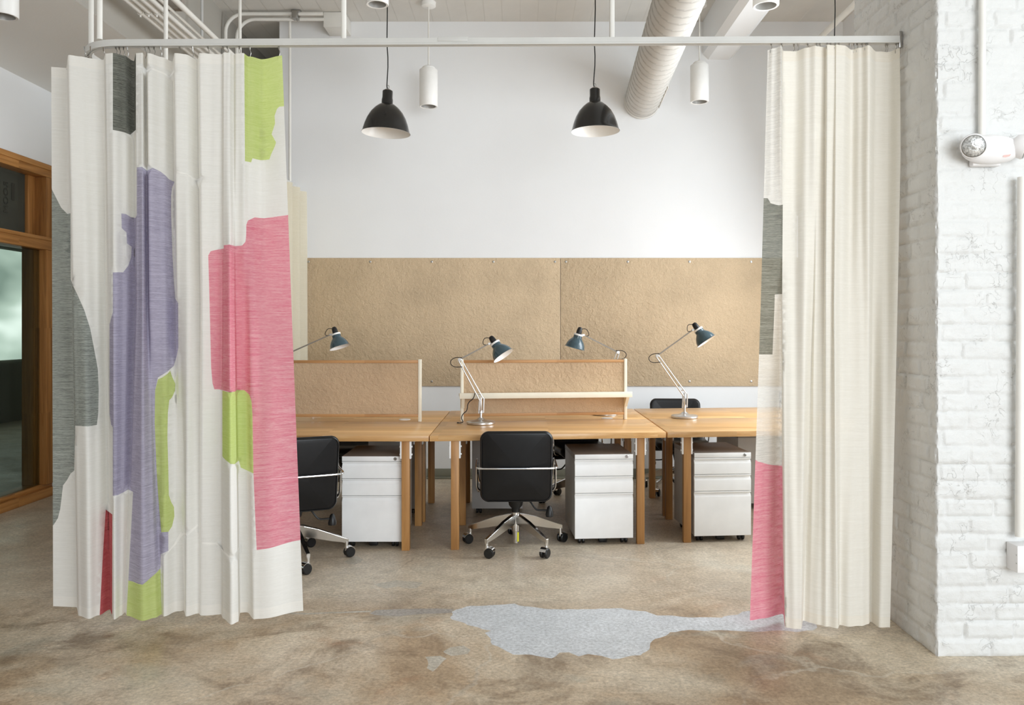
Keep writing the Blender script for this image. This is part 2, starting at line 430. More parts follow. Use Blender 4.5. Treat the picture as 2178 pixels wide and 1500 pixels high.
def tag(o, label=None, cat=None, group=None, kind=None):
    if label: o['label'] = label
    if cat: o['category'] = cat
    if group: o['group'] = group
    if kind: o['kind'] = kind
    return o
def thing(name, label, cat, loc=(0, 0, 0), rz=0, group=None):
    o = bpy.data.objects.new(name, None); COL.objects.link(o)
    o.location = loc; o.rotation_euler = (0, 0, rz); o.empty_display_size = .1
    return tag(o, label, cat, group)
def struct(mb, name, mats, label=None, parent=None, smooth=30):
    o = mb.build(name, mats, parent, smooth)
    if parent is None: tag(o, label, 'structure' if False else None, None, 'structure')
    return o
def copy_tree(o, parent=None):
    c = o.copy(); COL.objects.link(c)
    if parent is not None: c.parent = parent
    for ch in list(o.children): copy_tree(ch, c)
    return c

# ------------------------------------------------------------------ room shell
CEIL = 4.34; WALLY = 7.68; LX = -4.0
def cdt_mesh(name, verts, polys, domain_map, mats, parent=None):
    """verts: 2-D grid points, polys: list of (polygon, material index) by priority."""
    V = [Vector(v) for v in verts]; E = []
    for poly, mi in polys:
        i0 = len(V); V += [Vector(p) for p in poly]; n = len(poly)
        E += [(i0 + k, i0 + (k + 1) % n) for k in range(n)]
    res = delaunay_2d_cdt(V, E, [], 0, 1e-5)
    rv, rf = res[0], res[2]
    me = bpy.data.meshes.new(name)
    me.from_pydata([domain_map(v.x, v.y) for v in rv], [], [list(f) for f in rf])
    boxes = [(min(p[0] for p in q), max(p[0] for p in q), min(p[1] for p in q), max(p[1] for p in q)) for q, _ in polys]
    for p in me.polygons:
        c = sum((rv[i] for i in p.vertices), Vector((0, 0))) / len(p.vertices)
        for (poly, mi), b in zip(polys, boxes):
            if b[0] <= c.x <= b[1] and b[2] <= c.y <= b[3] and inside(c.x, c.y, poly):
                p.material_index = mi; break
        p.use_smooth = True
    for m in mats: me.materials.append(m)
    o = bpy.data.objects.new(name, me); COL.objects.link(o)
    if parent: o.parent = parent
    return o
def inside(x, y, poly):
    r = False; n = len(poly); j = n - 1
    for i in range(n):
        xi, yi = poly[i]; xj, yj = poly[j]
        if (yi > y) != (yj > y) and x < (xj - xi) * (y - yi) / (yj - yi) + xi: r = not r
        j = i
    return r
def fl(pts):                                     # points on the floor seen at these pixels
    out = []
    for px, py in pts:
        Y = F * EYE / (py - CY); out.append(((px - CX) / F * Y, Y))
    return out
def rough_poly(poly, amp, step, seed=0):
    out = []; n = len(poly)
    for i in range(n):
        a = Vector(poly[i]); b = Vector(poly[(i + 1) % n]); L = (b - a).length; k = max(1, int(L / step))
        for j in range(k):
            p = a.lerp(b, j / k)
            q = noise.noise_vector(Vector((p.x * 14 + seed, p.y * 14, seed))) * amp
            out.append((p.x + q.x, p.y + q.y))
    return out
blue = fl([(961, 1301.5), (989, 1291), (1030, 1288), (1070, 1286), (1095, 1284), (1120, 1289), (1150, 1294), (1196, 1296), (1257, 1295), (1322, 1295),
           (1373, 1300), (1398, 1309), (1469, 1314), (1534, 1312.6), (1590, 1301), (1640, 1303), (1690, 1310), (1730, 1322), (1735, 1343), (1590, 1343),
           (1509, 1342), (1453, 1342), (1428, 1344), (1408, 1357), (1383, 1367), (1378, 1382), (1363, 1396), (1332, 1396), (1302, 1402), (1277, 1395),
           (1251, 1392), (1226, 1395), (1214, 1387), (1196, 1389), (1186, 1397), (1171, 1399), (1145, 1394), (1095, 1391), (1070, 1380), (1044, 1365),
           (1034, 1349), (1044, 1342), (1004, 1333), (974, 1324), (958, 1314)])
greyp = fl([(785, 1306), (800, 1298), (850, 1296), (930, 1295), (965, 1296), (960, 1304), (900, 1306), (850, 1311), (800, 1309)])
pale1 = fl([(940, 1388), (955, 1379), (985, 1375), (1000, 1383), (990, 1391), (960, 1396), (945, 1392)])
pale2 = fl([(910, 1398), (935, 1394), (950, 1402), (925, 1428), (905, 1420)])
pale3 = fl([(735, 1190), (760, 1182), (775, 1190), (760, 1200), (742, 1200)])
pale4 = fl([(790, 1242), (840, 1236), (900, 1240), (880, 1250), (820, 1250)])
line1 = fl([(560, 1302), (650, 1304), (790, 1299), (790, 1302), (650, 1307.5), (560, 1306)])
polys = [(rough_poly(blue, .022, .025, 1), 1), (rough_poly(greyp, .008, .04, 2), 2), (rough_poly(pale1, .02, .03, 3), 3),
         (rough_poly(pale2, .02, .03, 4), 3), (rough_poly(pale3, .03, .04, 5), 3), (rough_poly(pale4, .05, .05, 6), 3), (rough_poly(line1, .006, .05, 8), 3)]
fo = cdt_mesh('floor', [(-8, -3), (6.5, -3), (6.5, 15), (-8, 15)], polys, lambda x, y: (x, y, 0), [M['floor'], M['floor_blue'], M['floor_grey'], M['floor_pale']])
tag(fo, 'worn brown concrete floor with a blue grey repair patch', None, None, 'structure')

mb = MB(); mb.box(-4.2, 5.2, -2.6, 9.4, CEIL, CEIL + .15)
struct(mb, 'ceiling', M['ceiling'], 'white painted ceiling with board marks')
mb = MB(); mb.box(-2.28, 3.4, WALLY, WALLY + .2, 0, CEIL); mb.box(-2.28, -2.10, WALLY + .2, 9.2, 0, CEIL)
struct(mb, 'wall_back', M['wall'], 'tall white wall behind the desks')
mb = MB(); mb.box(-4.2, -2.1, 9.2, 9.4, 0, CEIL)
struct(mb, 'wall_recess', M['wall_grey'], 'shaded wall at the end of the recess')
WY0, WY1, WZ = 3.2, 6.94, 2.806
mb = MB(); mb.box(LX - .2, LX, -2.6, WY0, 0, CEIL); mb.box(LX - .2, LX, WY1, 9.2, 0, CEIL); mb.box(LX - .2, LX, WY0, WY1, WZ, CEIL)
struct(mb, 'wall_left', M['wall'], 'white wall above the oak framed glazing')
mb = MB(); mb.box(-4.2, -.3, -2.8, -2.6, 0, CEIL)  # unseen wall, added to cut the daylight reaching the left side
struct(mb, 'wall_front_blocker', M['wall'], 'unseen white wall added behind the viewpoint to block light')
# right rear wall with a tall window opening the daylight comes through
mb = MB(); X0, X1 = 3.07, 3.27
mb.box(X0, X1, 4.34, 4.75, 0, CEIL); mb.box(X0, X1, 7.35, WALLY, 0, CEIL); mb.box(X0, X1, 4.75, 7.35, 0, .8); mb.box(X0, X1, 4.75, 7.35, 3.95, CEIL)
struct(mb, 'wall_right_rear', M['wall'], 'white wall with the tall daylight window')
mb = MB()
for y0, y1, z0, z1 in ((4.75, 4.82, .8, 3.95), (7.28, 7.35, .8, 3.95), (4.82, 7.28, .8, .87), (4.82, 7.28, 3.88, 3.95), (6.03, 6.07, .87, 3.88), (4.82, 7.28, 2.6, 2.64)):
    mb.box(X0 + .06, X0 + .11, y0, y1, z0, z1, .004)
struct(mb, 'window_2', M['white_metal'], 'tall white framed daylight window beside the desks')
# soffit on the left, beam on the right
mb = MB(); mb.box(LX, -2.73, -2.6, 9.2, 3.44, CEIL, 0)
t1 = struct(mb, 'trim_1', [M['soffit'], M['beam_side_shade']], 'deep boxed ceiling beam along the left wall')
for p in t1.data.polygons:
    if p.normal.x > .5: p.material_index = 1  # room-facing side takes the darker colour that carries its shade
mb = MB(); mb.prism_y([(1.74, CEIL), (1.74, 4.03), (1.79, 3.98), (1.99, 3.98), (2.03, 4.01), (2.03, CEIL)], 1.0, WALLY)
struct(mb, 'trim_2', M['wall'], 'white chamfered ceiling beam right of the air duct')
mb = MB(); mb.box(-2.28, 3.07, WALLY - .012, WALLY, .02, .095, .003); mb.box(-2.28, 3.07, WALLY - .03, WALLY, 0, .02, .006)
struct(mb, 'baseboard_back', M['baseboard'], 'olive grey baseboard along the back wall')

# brick pier on the right: relief is real geometry
def pier():
    bm = bmesh.new()
    C = .0757; BL = .215
    def h(u, z, seed):
        row = math.floor(z / C); fz = z / C - row
        off = (.5 if row % 2 else 0) * BL + (random.Random(row * 13 + seed).random() - .5) * .05
        q = (u + off) / BL; col = math.floor(q); fu = q - col
        dz = min(fz, 1 - fz) * C; du = min(fu, 1 - fu) * BL
        wob = .003 * noise.noise(Vector((u * 20, z * 20, seed)))
        d = min(dz, du) + wob
        m = min(1, max(0, (d - .003) / .008)); m = m * m * (3 - 2 * m)
        br = random.Random(row * 7919 + col * 104729 + seed).random()
        fade = .35 + .65 * min(1, max(0, noise.noise(Vector((u * 3, z * 2.2, seed + 5))) * 2.0 + .75))
        r = fade * (-.0075 * (1 - m) + (br - .5) * .0065)
        r += .0045 * noise.fractal(Vector((u * 12, z * 12, seed + 9)), 1, 2, 4) + .0022 * noise.fractal(Vector((u * 45, z * 45, seed + 2)), 1, 2, 3)
        return r
    xf, yf = 1.807, 3.504; YB = 4.36; XE = 3.1; ZT = CEIL
    # columns run along the left face from the back to the corner, then along the front face
    cols = []
    n1 = 90; n2 = 75
    for i in range(n1 + 1):
        y = YB + (yf - YB) * i / n1; cols.append((xf, y, -1, 0, y, 3))
    for i in range(1, n2 + 1):
        u = .48 * i / n2; cols.append((xf + u, yf, 0, -1, xf + u + .11, 17))
    for i in range(1, 61):
        u = .48 + (XE - xf - .48) * i / 60; cols.append((xf + u, yf, 0, -1, xf + u + .11, 17))
    rows = 480; vs = []
    for j in range(rows + 1):
        z = ZT * j / rows; r = []
        for k, (x, y, nx, ny, u, sd) in enumerate(cols):
            a = (h(u, z, sd) if z < 3.3 else .0) * (1 if abs(k - n1) > 4 else .45 + .12 * abs(k - n1))
            dx, dy = nx * a, ny * a
            if k == n1:
                e = .003 + .006 * abs(noise.noise(Vector((1.7, z * 16, 4)))) + .004 * noise.noise(Vector((9, z * 55, 2)))
                dx, dy = e, e
            r.append(bm.verts.new((x + dx, y + dy, z)))
        vs.append(r)
    for j in range(rows):
        for k in range(len(cols) - 1):
            bm.faces.new((vs[j][k], vs[j][k + 1], vs[j + 1][k + 1], vs[j + 1][k]))
    # back closes the pier
    a = [bm.verts.new(p) for p in ((xf, YB, 0), (XE, YB, 0), (XE, YB, ZT), (xf, YB, ZT))]; bm.faces.new(a)
    m = MB(); m.bm.free(); m.bm = bm
    return m
mb = MB(); mb.box(3.1, 5.2, 3.52, 4.36, 0, CEIL)
struct(mb, 'wall_right_front', M['wall'], 'plain white wall continuing from the brick pier')
struct(pier(), 'wall_right', M['brick'], 'white painted brick pier beside the cream curtain', None, 60)

# interior glazing in oak on the left wall
w1 = bpy.data.objects.new('window_1', None); COL.objects.link(w1); tag(w1, 'oak framed glazed partition in the left wall', None, None, 'structure')
XF, XB = LX + .02, LX - .16
mb = MB(); mb.box(XB, XF, WY0, WY1, 2.70, WZ, .006); mb.box(XF - .03, XF + .012, WY0, WY1, 2.76, WZ, .004); mb.build('head_rail', M['oak_y'], w1)
mb = MB(); mb.box(XB, XF, WY0, WY1, 2.086, 2.194, .006); mb.box(XF - .03, XF + .010, WY0, WY1, 2.165, 2.194, .004); mb.build('transom', M['oak_y'], w1)
mb = MB(); mb.box(XB, XF, WY0, WY1, 0, .075, .005); mb.box(XB, XF - .03, WY0, WY1, .075, .11, .004); mb.build('sill_rail', M['oak_y'], w1)
mb = MB(); mb.box(XB, XF, 6.80, WY1, .11, 2.086, .004); mb.box(XB, XF, 6.80, WY1, 2.194, 2.70, .004); mb.box(XB, XF - .09, 6.70, 6.80, 2.194, 2.70, .004); mb.box(XB, LX - .055, 6.755, 6.80, .11, 2.086, .004); mb.build('stile', M['oak_z'], w1)
mb = MB(); mb.box(XB, XF, WY0, WY0 + .13, .11, 2.086, .004); mb.box(XB, XF, WY0, WY0 + .13, 2.194, 2.70, .004); mb.build('stile', M['oak_z'], w1)
mb = MB(); mb.box(LX - .045, LX - .037, WY0 + .13, 6.80, .11, 2.086); mb.build('glass_pane', M['glass'], w1)
mb = MB(); mb.box(LX - .105, LX - .098, WY0 + .13, 6.80, 2.194, 2.70); up = mb.build('glass_pane', M['glass_up'], w1)
tm = plain('faint_grey_lettering', (62, 61, 55), .7, 0, .2)
def lettering(txt, ycen, ztop, size):
    cu = bpy.data.curves.new('lettering', 'FONT'); cu.body = txt; cu.size = size; cu.extrude = .0005
    o = bpy.data.objects.new('lettering', cu); COL.objects.link(o); o.parent = up
    cu.materials.append(tm)
    # seen from behind: text runs downwards, letter tops towards the near end of the wall
    o.matrix_local = Matrix(((0, 0, 1, LX - .095), (0, -1, 0, ycen), (-1, 0, 0, ztop), (0, 0, 0, 1))) if False else \
        Matrix(((0, 0, -1, LX - .095), (0, -1, 0, ycen), (-1, 0, 0, ztop), (0, 0, 0, 1)))
    cu.space_character = 1.1
    return o
lettering('CONFERENCE', 6.355, 2.585, .080)
lettering('ROOM', 6.475, 2.60, .080)
mb = MB(); mb.box(LX - .0955, LX - .095, 6.52, 6.56, 2.46, 2.60); mb.build('lettering_bar', tm, up)
# dim conference room behind the glass, its own bright window far in
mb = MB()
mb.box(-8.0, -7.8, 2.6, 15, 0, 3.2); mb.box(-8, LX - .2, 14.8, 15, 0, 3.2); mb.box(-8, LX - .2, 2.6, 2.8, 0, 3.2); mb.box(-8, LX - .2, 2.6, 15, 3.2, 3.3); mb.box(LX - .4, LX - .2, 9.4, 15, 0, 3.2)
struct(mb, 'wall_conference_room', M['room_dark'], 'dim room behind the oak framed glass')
w3 = bpy.data.objects.new('window_3', None); COL.objects.link(w3); tag(w3, 'bright far window seen through the glazing', None, None, 'structure')
mb = MB(); mb.box(-7.8, -7.78, 9.5, 12.95, .95, 2.62); mb.build('pane', M['far_window'], w3)

# ------------------------------------------------------------------ pinboards
def pinboard(x0, x1, label, screws_b):
    t = thing('pinboard', label, 'pinboard', ((x0 + x1) / 2, WALLY, .878), 0, 'pinboards on the back wall')
    w = (x1 - x0) / 2
    mb = MB(); mb.box(-w, w, -.016, -.001, 0, 1.216, .003); mb.build('panel', M['board'], t)
    for k in range(5):
        for z in (1.18, .045):
            x = -w + .05 + (2 * w - .10) * k / 4
            if z < .5 and not screws_b[k]: continue
            mb = MB(); m = Matrix.Translation((x, -.016, z)) @ Matrix.Rotation(PI / 2, 4, 'X')
            mb.lathe([(.011, 0), (.011, .002), (.006, .0035)], m, 14); mb.build('screw', M['steel'], t)
pinboard(-2.05, .386, 'tan pressed board on the back wall above the left and middle desks', (1, 0, 1, 0, 1))
pinboard(.390, 2.83, 'paler tan pressed board on the back wall behind the right desks', (1, 0, 1, 1, 1))

# ------------------------------------------------------------------ desks
FY, JY, BY, HT, TT = 5.15, 5.94, 6.72, .74, .037
K = .115
def shear(x): return K * max(0, x + .575)
def desk(x0, x1, y0, y1, legx, legy, label, grommet=None):
    cx, cy = (x0 + x1) / 2, (y0 + y1) / 2
    t = thing('desk', label, 'desk', (cx, cy, 0), 0, 'wooden desks in two back to back rows')
    def sh(mb):
        for v in mb.bm.verts: v.co.y += shear(v.co.x + cx)
        return mb
    mb = MB(); mb.box(x0 - cx, x1 - cx, y0 - cy, y1 - cy, HT - TT, HT, .003); sh(mb).build('worktop', M['top_wood'], t)
    r = .0255
    for lx in legx:
        for ly in legy:
            x, y = lx - cx, ly - cy
            mb = MB(); mb.box(x - r, x + r, y - r, y + r, 0, HT - TT, .003); lg = sh(mb).build('leg', M['leg_wood'], t)
            mb = MB()
            for s in (-1, 1):
                a, b = sorted((x + s * r, x + s * (r + .010)))
                mb.box(a, b, y - .023, y + .023, HT - TT - .115, HT - TT, .001)
                a, b = sorted((x + s * r, x + s * (r + .04)))
                mb.box(a, b, y - .018, y + .018, HT - TT - .005, HT - TT, .001)
                for z in (.09, .04):
                    mb.cyl((x + s * (r + .009), y, HT - TT - z), (x + s * (r + .016), y, HT - TT - z), .006, 10)
            sh(mb).build('bracket', M['white_metal'], lg)
    if grommet:
        gx, gy = grommet
        mb = MB(); mb.lathe([(.044, 0), (.044, .003), (.038, .005), (.012, .005), (.01, .004)], Matrix.Translation((gx - cx, gy - cy + shear(gx), HT)), 28)
        mb.build('cable_grommet', M['light_white'], t)
    return t
XL0, XJ1, XJ2, XR1 = -1.94, -.575, .970, 2.50
lf, lr = (FY + .05, JY - .09), (JY + .03, BY - .11)
desk(XL0, XJ1 - .003, FY, JY - .005, (-1.79, -.73), lf, 'pale wood desk at front left, partly behind the colour block curtain')
desk(XJ1 + .002, XJ2 - .005, FY, JY - .005, (-.415, .80), lf, 'pale wood desk in the middle of the front row')
desk(XJ2 + .005, XR1, FY, JY - .005, (1.115, 2.34), lf, 'pale wood desk at front right, running behind the cream curtain')
desk(XL0, XJ1 - .003, JY + .005, BY, (-1.79, -.72), lr, 'pale wood desk behind the left divider', (-.86, 6.06))
desk(XJ1 + .002, XJ2 - .005, JY + .005, BY, (-.43, .82), lr, 'pale wood desk behind the middle divider', (.665, 6.00))
desk(XJ2 + .005, XR1, JY + .005, BY, (1.115, 2.34), lr, 'pale wood desk in the rear row on the right, before the low rear chair back')

# ------------------------------------------------------------------ desk dividers
def divider(x0, y0, w, rz, label, shelf):
    t = thing('desk_divider', label, 'desk divider', (x0, y0, HT + .0006), rz, 'board dividers on the desks')
    hT = .452
    mb = MB(); mb.box(.022, w - .022, -.012, .012, .05, hT - .02); mb.build('panel', M['screen_board'], t)
    mb = MB(); mb.box(.022, w - .022, -.018, .018, hT - .022, hT - .002, .002); mb.build('top_rail', M['strip_wood'], t)
    mb = MB(); mb.box(.022, w - .022, -.018, .018, .036, .056, .002); mb.build('bottom_rail', M['strip_wood'], t)
    for x in (0, w - .022):
        mb = MB(); mb.box(x, x + .022, -.02, .02, 0, hT + .004, .002); mb.build('post', M['cream_paint'], t)
    if shelf:
        mb = MB(); mb.box(-.012, w + .012, -.125, -.018, .188, .208, .003); mb.box(-.012, w + .012, -.130, -.120, .175, .216, .002)
        s = mb.build('shelf', M['cream_paint'], t)
        for x in (.004, w - .026):
            mb = MB(); mb.prism_x([(-.02, .188), (-.11, .188), (-.10, .165), (-.055, .12), (-.045, .10), (-.02, .10)], x, x + .022); mb.build('shelf_bracket', M['cream_paint'], s)
divider(-1.85, JY, 1.13, 0, 'plain board divider at left, ending beside the curtain', False)
divider(-.435, JY + .018, 1.25, math.atan(K), 'board divider with a cream shelf in the middle of the desks', True)

# ------------------------------------------------------------------ office chairs
def make_chair():
    t = thing('office_chair', 'x', 'office chair', (0, 0, 0), 0, 'black leather office chairs')
    def bend(x, y, z):
        q = (z - .33) / .45
        yy = -.19 - .09 * q + .012 * max(0, 1 - q * 4) + .024 * (x / .22) ** 2
        crease = .010 * math.exp(-((z - .555) / .012) ** 2) * (1 if y < 0 else 0)
        return Vector((x, yy + y + crease, z + .012 * (1 - (x / .22) ** 2) * max(0, q - .5)))
    mb = MB(); mb.slab(.455, .46, .055, .05, .02, lambda x, y, z: bend(x, y, z + .555), 96, 12); bk = mb.build('backrest', M['leather'], t)
    mb = MB()
    pip = []
    for k in range(96):
        q = 4 * k / 96; c = int(q); a = (q - c) * PI / 2 + c * PI / 2
        cx = (.2175 - .05) * (1 if c in (0, 3) else -1); cz = (.22 - .05) * (1 if c in (0, 1) else -1)
        pip.append(bend(cx + .05 * math.cos(a), -.0215, cz + .05 * math.sin(a) + .555))
    pip.append(pip[0]); mb.tube(pip, .0025, 6); mb.build('piping', M['black'], bk)
    mb = MB(); mb.slab(.46, .46, .07, .07, .03, lambda x, y, z: Vector((x, z + .015, .425 + y + .02 * (x / .23) ** 2 - .03 * max(0, (z - .12) / .1) ** 2)), 72, 8)
    mb.build('seat', M['leather'], t)
    mb = MB(); mb.box(-.09, .09, -.12, .12, .335, .39, .015); mb.lathe([(.05, .30), (.06, .335)], n=20); mb.lathe([(.026, .215), (.027, .25), (.044, .27), (.05, .30)], n=20); mb.build('seat_mechanism', M['black'], t)
    mb = MB(); mb.cyl((0, 0, .025), (0, 0, .10), .017, 18, .02); mb.cyl((0, 0, .10), (0, 0, .23), .026, 20, .028, .004); gc = mb.build('gas_column', M['alu'], t)
    mb = MB()
    mb.lathe([(.0206, .035), (.0211, .095)], n=18, c0=False, c1=False)
    for f in list(mb.bm.faces):
        c = f.calc_center_median()
        if not (c.x > .013 and c.y < .004): mb.bm.faces.remove(f)
    mb.build('column_label', M['yellow'], gc)
    # chrome frame: back bar, arm loops
    mb = MB()
    path = [(-.21, .06, .395), (-.245, .06, .41), (-.252, .06, .55), (-.252, .03, .575), (-.252, -.20, .565), (-.25, -.262, .556), (-.215, -.268, .555),
            (0, -.2735, .555), (.215, -.268, .555), (.25, -.262, .556), (.252, -.20, .565), (.252, .03, .575), (.252, .06, .55), (.245, .06, .41), (.21, .06, .395)]
    mb.tube(path, .0065, 8, 2)
    mb.build('back_bar', M['chrome'], t)
    for s in (-1, 1):
        mb = MB(); mb.tube([(s * .248, -.17, .562), (s * .25, -.16, .46), (s * .248, -.14, .40), (s * .20, -.12, .385)], .0065, 8, 2)
        mb.tube([(s * .24, -.14, .42), (s * .245, -.10, .385), (s * .22, -.06, .375)], .009, 8, 2); mb.build('arm_support', M['chrome'], t)
    mb = MB(); mb.tube([(.06, -.05, .325), (.085, -.07, .32), (.125, -.09, .262), (.15, -.09, .255), (.20, -.09, .255)], .006, 8, 1)
    lv = mb.build('tilt_lever', M['black'], t)
    mb = MB(); mb.lathe([(.007, .068), (.015, .058), (.026, .014), (.024, 0)], Matrix.Translation((.215, -.09, .215)), 14); mb.build('lever_paddle', M['black'], lv)
    # five-star base
    mb = MB(); R = .315
    secs = [(.02, .150, .215, .018), (.06, .142, .208, .017), (.14, .124, .187, .0155), (.22, .106, .156, .0135), (.29, .094, .128, .012), (R + .012, .085, .116, .011)]
    rings = [[Vector((x, -w, z1)), Vector((x, w, z1)), Vector((x, w * .7, z0)), Vector((x, -w * .7, z0))] for x, z0, z1, w in secs]
    mb.ring_loft(rings); bmesh.ops.bevel(mb.bm, geom=[e for e in mb.bm.edges], offset=.003, segments=2, affect='EDGES')
    mb.cyl((R, 0, .058), (R, 0, .098), .011, 14)
    leg0 = mb.build('leg', M['alu'], t)
    mb = MB()
    for s in (-1, 1):
        a, b = (s * .006, s * .026)
        mb.cyl((.018, a, .031), (.018, b, .031), .031, 24, None, .005)
    cs0 = mb.build('caster', M['black'], leg0, loc=(R, 0, 0))
    mb = MB(); pts = []
    prof = []
    for i in range(9):
        a = PI * (.0 + .62 * i / 8) + .35
        prof.append((.018 + .0345 * math.cos(a), .031 + .0345 * math.sin(a)))
    mb.ring_loft([[Vector((x, -.021, z)), Vector((x, .021, z)), Vector((x + .0001, .021, z + .003)), Vector((x + .0001, -.021, z + .003))] for x, z in prof])
    mb.cyl((0, 0, .04), (0, 0, .075), .009, 12)
    hood0 = mb.build('caster_hood', M['chrome'], leg0, loc=(R, 0, 0))
    for k in range(5):
        L = leg0 if k == 0 else leg0.copy()
        if k: COL.objects.link(L)
        L.rotation_euler = (0, 0, PI / 2 + k * 2 * PI / 5)
        for src in (cs0, hood0):
            c = src if k == 0 else src.copy()
            if k: COL.objects.link(c)
            c.parent = L; c.rotation_euler = (0, 0, [2.4, .8, 1.9, -1.2, .4][k])
    return t
chair = make_chair()
def put_chair(first, x, y, rz, label, legrot=0):
    c = first or copy_tree(chair)
    c.location = (x, y, 0); c.rotation_euler = (0, 0, rz); c['label'] = label
    for ch in c.children:
        if ch.name.startswith('leg'): ch.rotation_euler.z += legrot
    return c
c0 = put_chair(None, -1.385, 4.97, math.radians(24), 'black leather office chair half hidden by the pink edge of the curtain', math.radians(11.8 - 18 - 24))
put_chair(None, .50, 6.66, PI + .25, 'black leather office chair facing forward between the middle front chair and its white drawer unit', .93)
put_chair(None, 1.40, 7.10, PI - .05, 'black leather office chair whose low back shows above the right rear desk', .5)
put_chair(None, -1.47, 6.80, PI + .1, 'black leather office chair tucked behind the left desks, mostly hidden', .2)
put_chair(chair, -.025, 5.28, math.radians(1.5), 'black leather office chair with its back to us at the middle desk')

# ------------------------------------------------------------------ drawer pedestals
PW, PD, PZ0, PZ1 = .386, .49, .043, .596
def make_pedestal():
    t = thing('drawer_pedestal', 'x', 'drawer unit', (0, 0, 0), 0, 'white metal drawer units under the desks')
    w = PW / 2
    mb = MB(); mb.box(-w, w, .018, PD, PZ0 + .004, PZ1 - .033, .002); mb.build('case', M['case_metal'], t)
    mb = MB(); mb.box(-w - .001, w + .001, .001, PD + .002, PZ1 - .033, PZ1, .002)
    tp = mb.build('top', [M['top_shade_strut_grey'], M['white_metal']], t, 30)
    for p in tp.data.polygons:
        if p.normal.y < -.5: p.material_index = 1  # front edge stays white; the rest carries the desk's shade in its colour
    for z1, z0 in ((.561, .453), (.450, .342), (.339, .043)):
        mb = MB()
        mb.prism_x([(.018, z1), (.002, z1), (.0, z1 - .002), (.0, z1 - .006), (.012, z1 - .011), (.013, z1 - .016), (.001, z1 - .034), (0, z1 - .037), (0, z0 + .002), (.002, z0), (.018, z0)], -w, w)
        mb.build('drawer', M['white_metal'], t, 25)
    m = Matrix.Translation((w - .042, .001, PZ1 - .0165)) @ Matrix.Rotation(PI / 2, 4, 'X')
    mb = MB(); mb.lathe([(.0105, 0), (.0105, .003), (.008, .005), (.008, .0035)], m, 18)
    lk = mb.build('lock', M['steel'], t)
    mb = MB(); mb.box(w - .0435, w - .0405, -.0045, -.002, PZ1 - .022, PZ1 - .011); mb.build('keyhole', M['black'], lk)
    for x, y in ((-w + .05, .06), (w - .05, .06), (-w + .05, PD - .06), (w - .05, PD - .06)):
        mb = MB()
        for s in (-1, 1): mb.cyl((x + s * .004, y, .021), (x + s * .022, y, .021), .021, 20, None, .004)
        mb.box(x - .018, x + .018, y - .012, y + .012, .028, .048, .003); mb.build('caster', M['black'], t)
    mb = MB(); mb.box(-.028, .028, .045, .075, .006, .044, .006); mb.build('stabiliser', M['black'], t)
    return t
ped = make_pedestal()
def put_ped(first, x, y, rz, label):
    c = first or copy_tree(ped)
    c.location = (x, y, 0); c.rotation_euler = (0, 0, rz); c['label'] = label
put_ped(ped, .556, 5.315, math.atan(.075), 'white three drawer unit right of the middle chair')
put_ped(None, -.955, 5.23, 0, 'white three drawer unit right of the curtain, beside the half hidden chair')
put_ped(None, 1.354, 5.385, math.atan(.085), 'white three drawer unit at the edge of the cream curtain')
put_ped(None, -.17, 6.67, PI, 'white drawer unit turned away behind the middle front chair')
put_ped(None, -.96, 6.66, PI, 'grey backed drawer unit behind the left front drawer unit')
put_ped(None, 1.86, 6.86, PI + .1, 'grey backed drawer unit glimpsed beside the cream curtain')

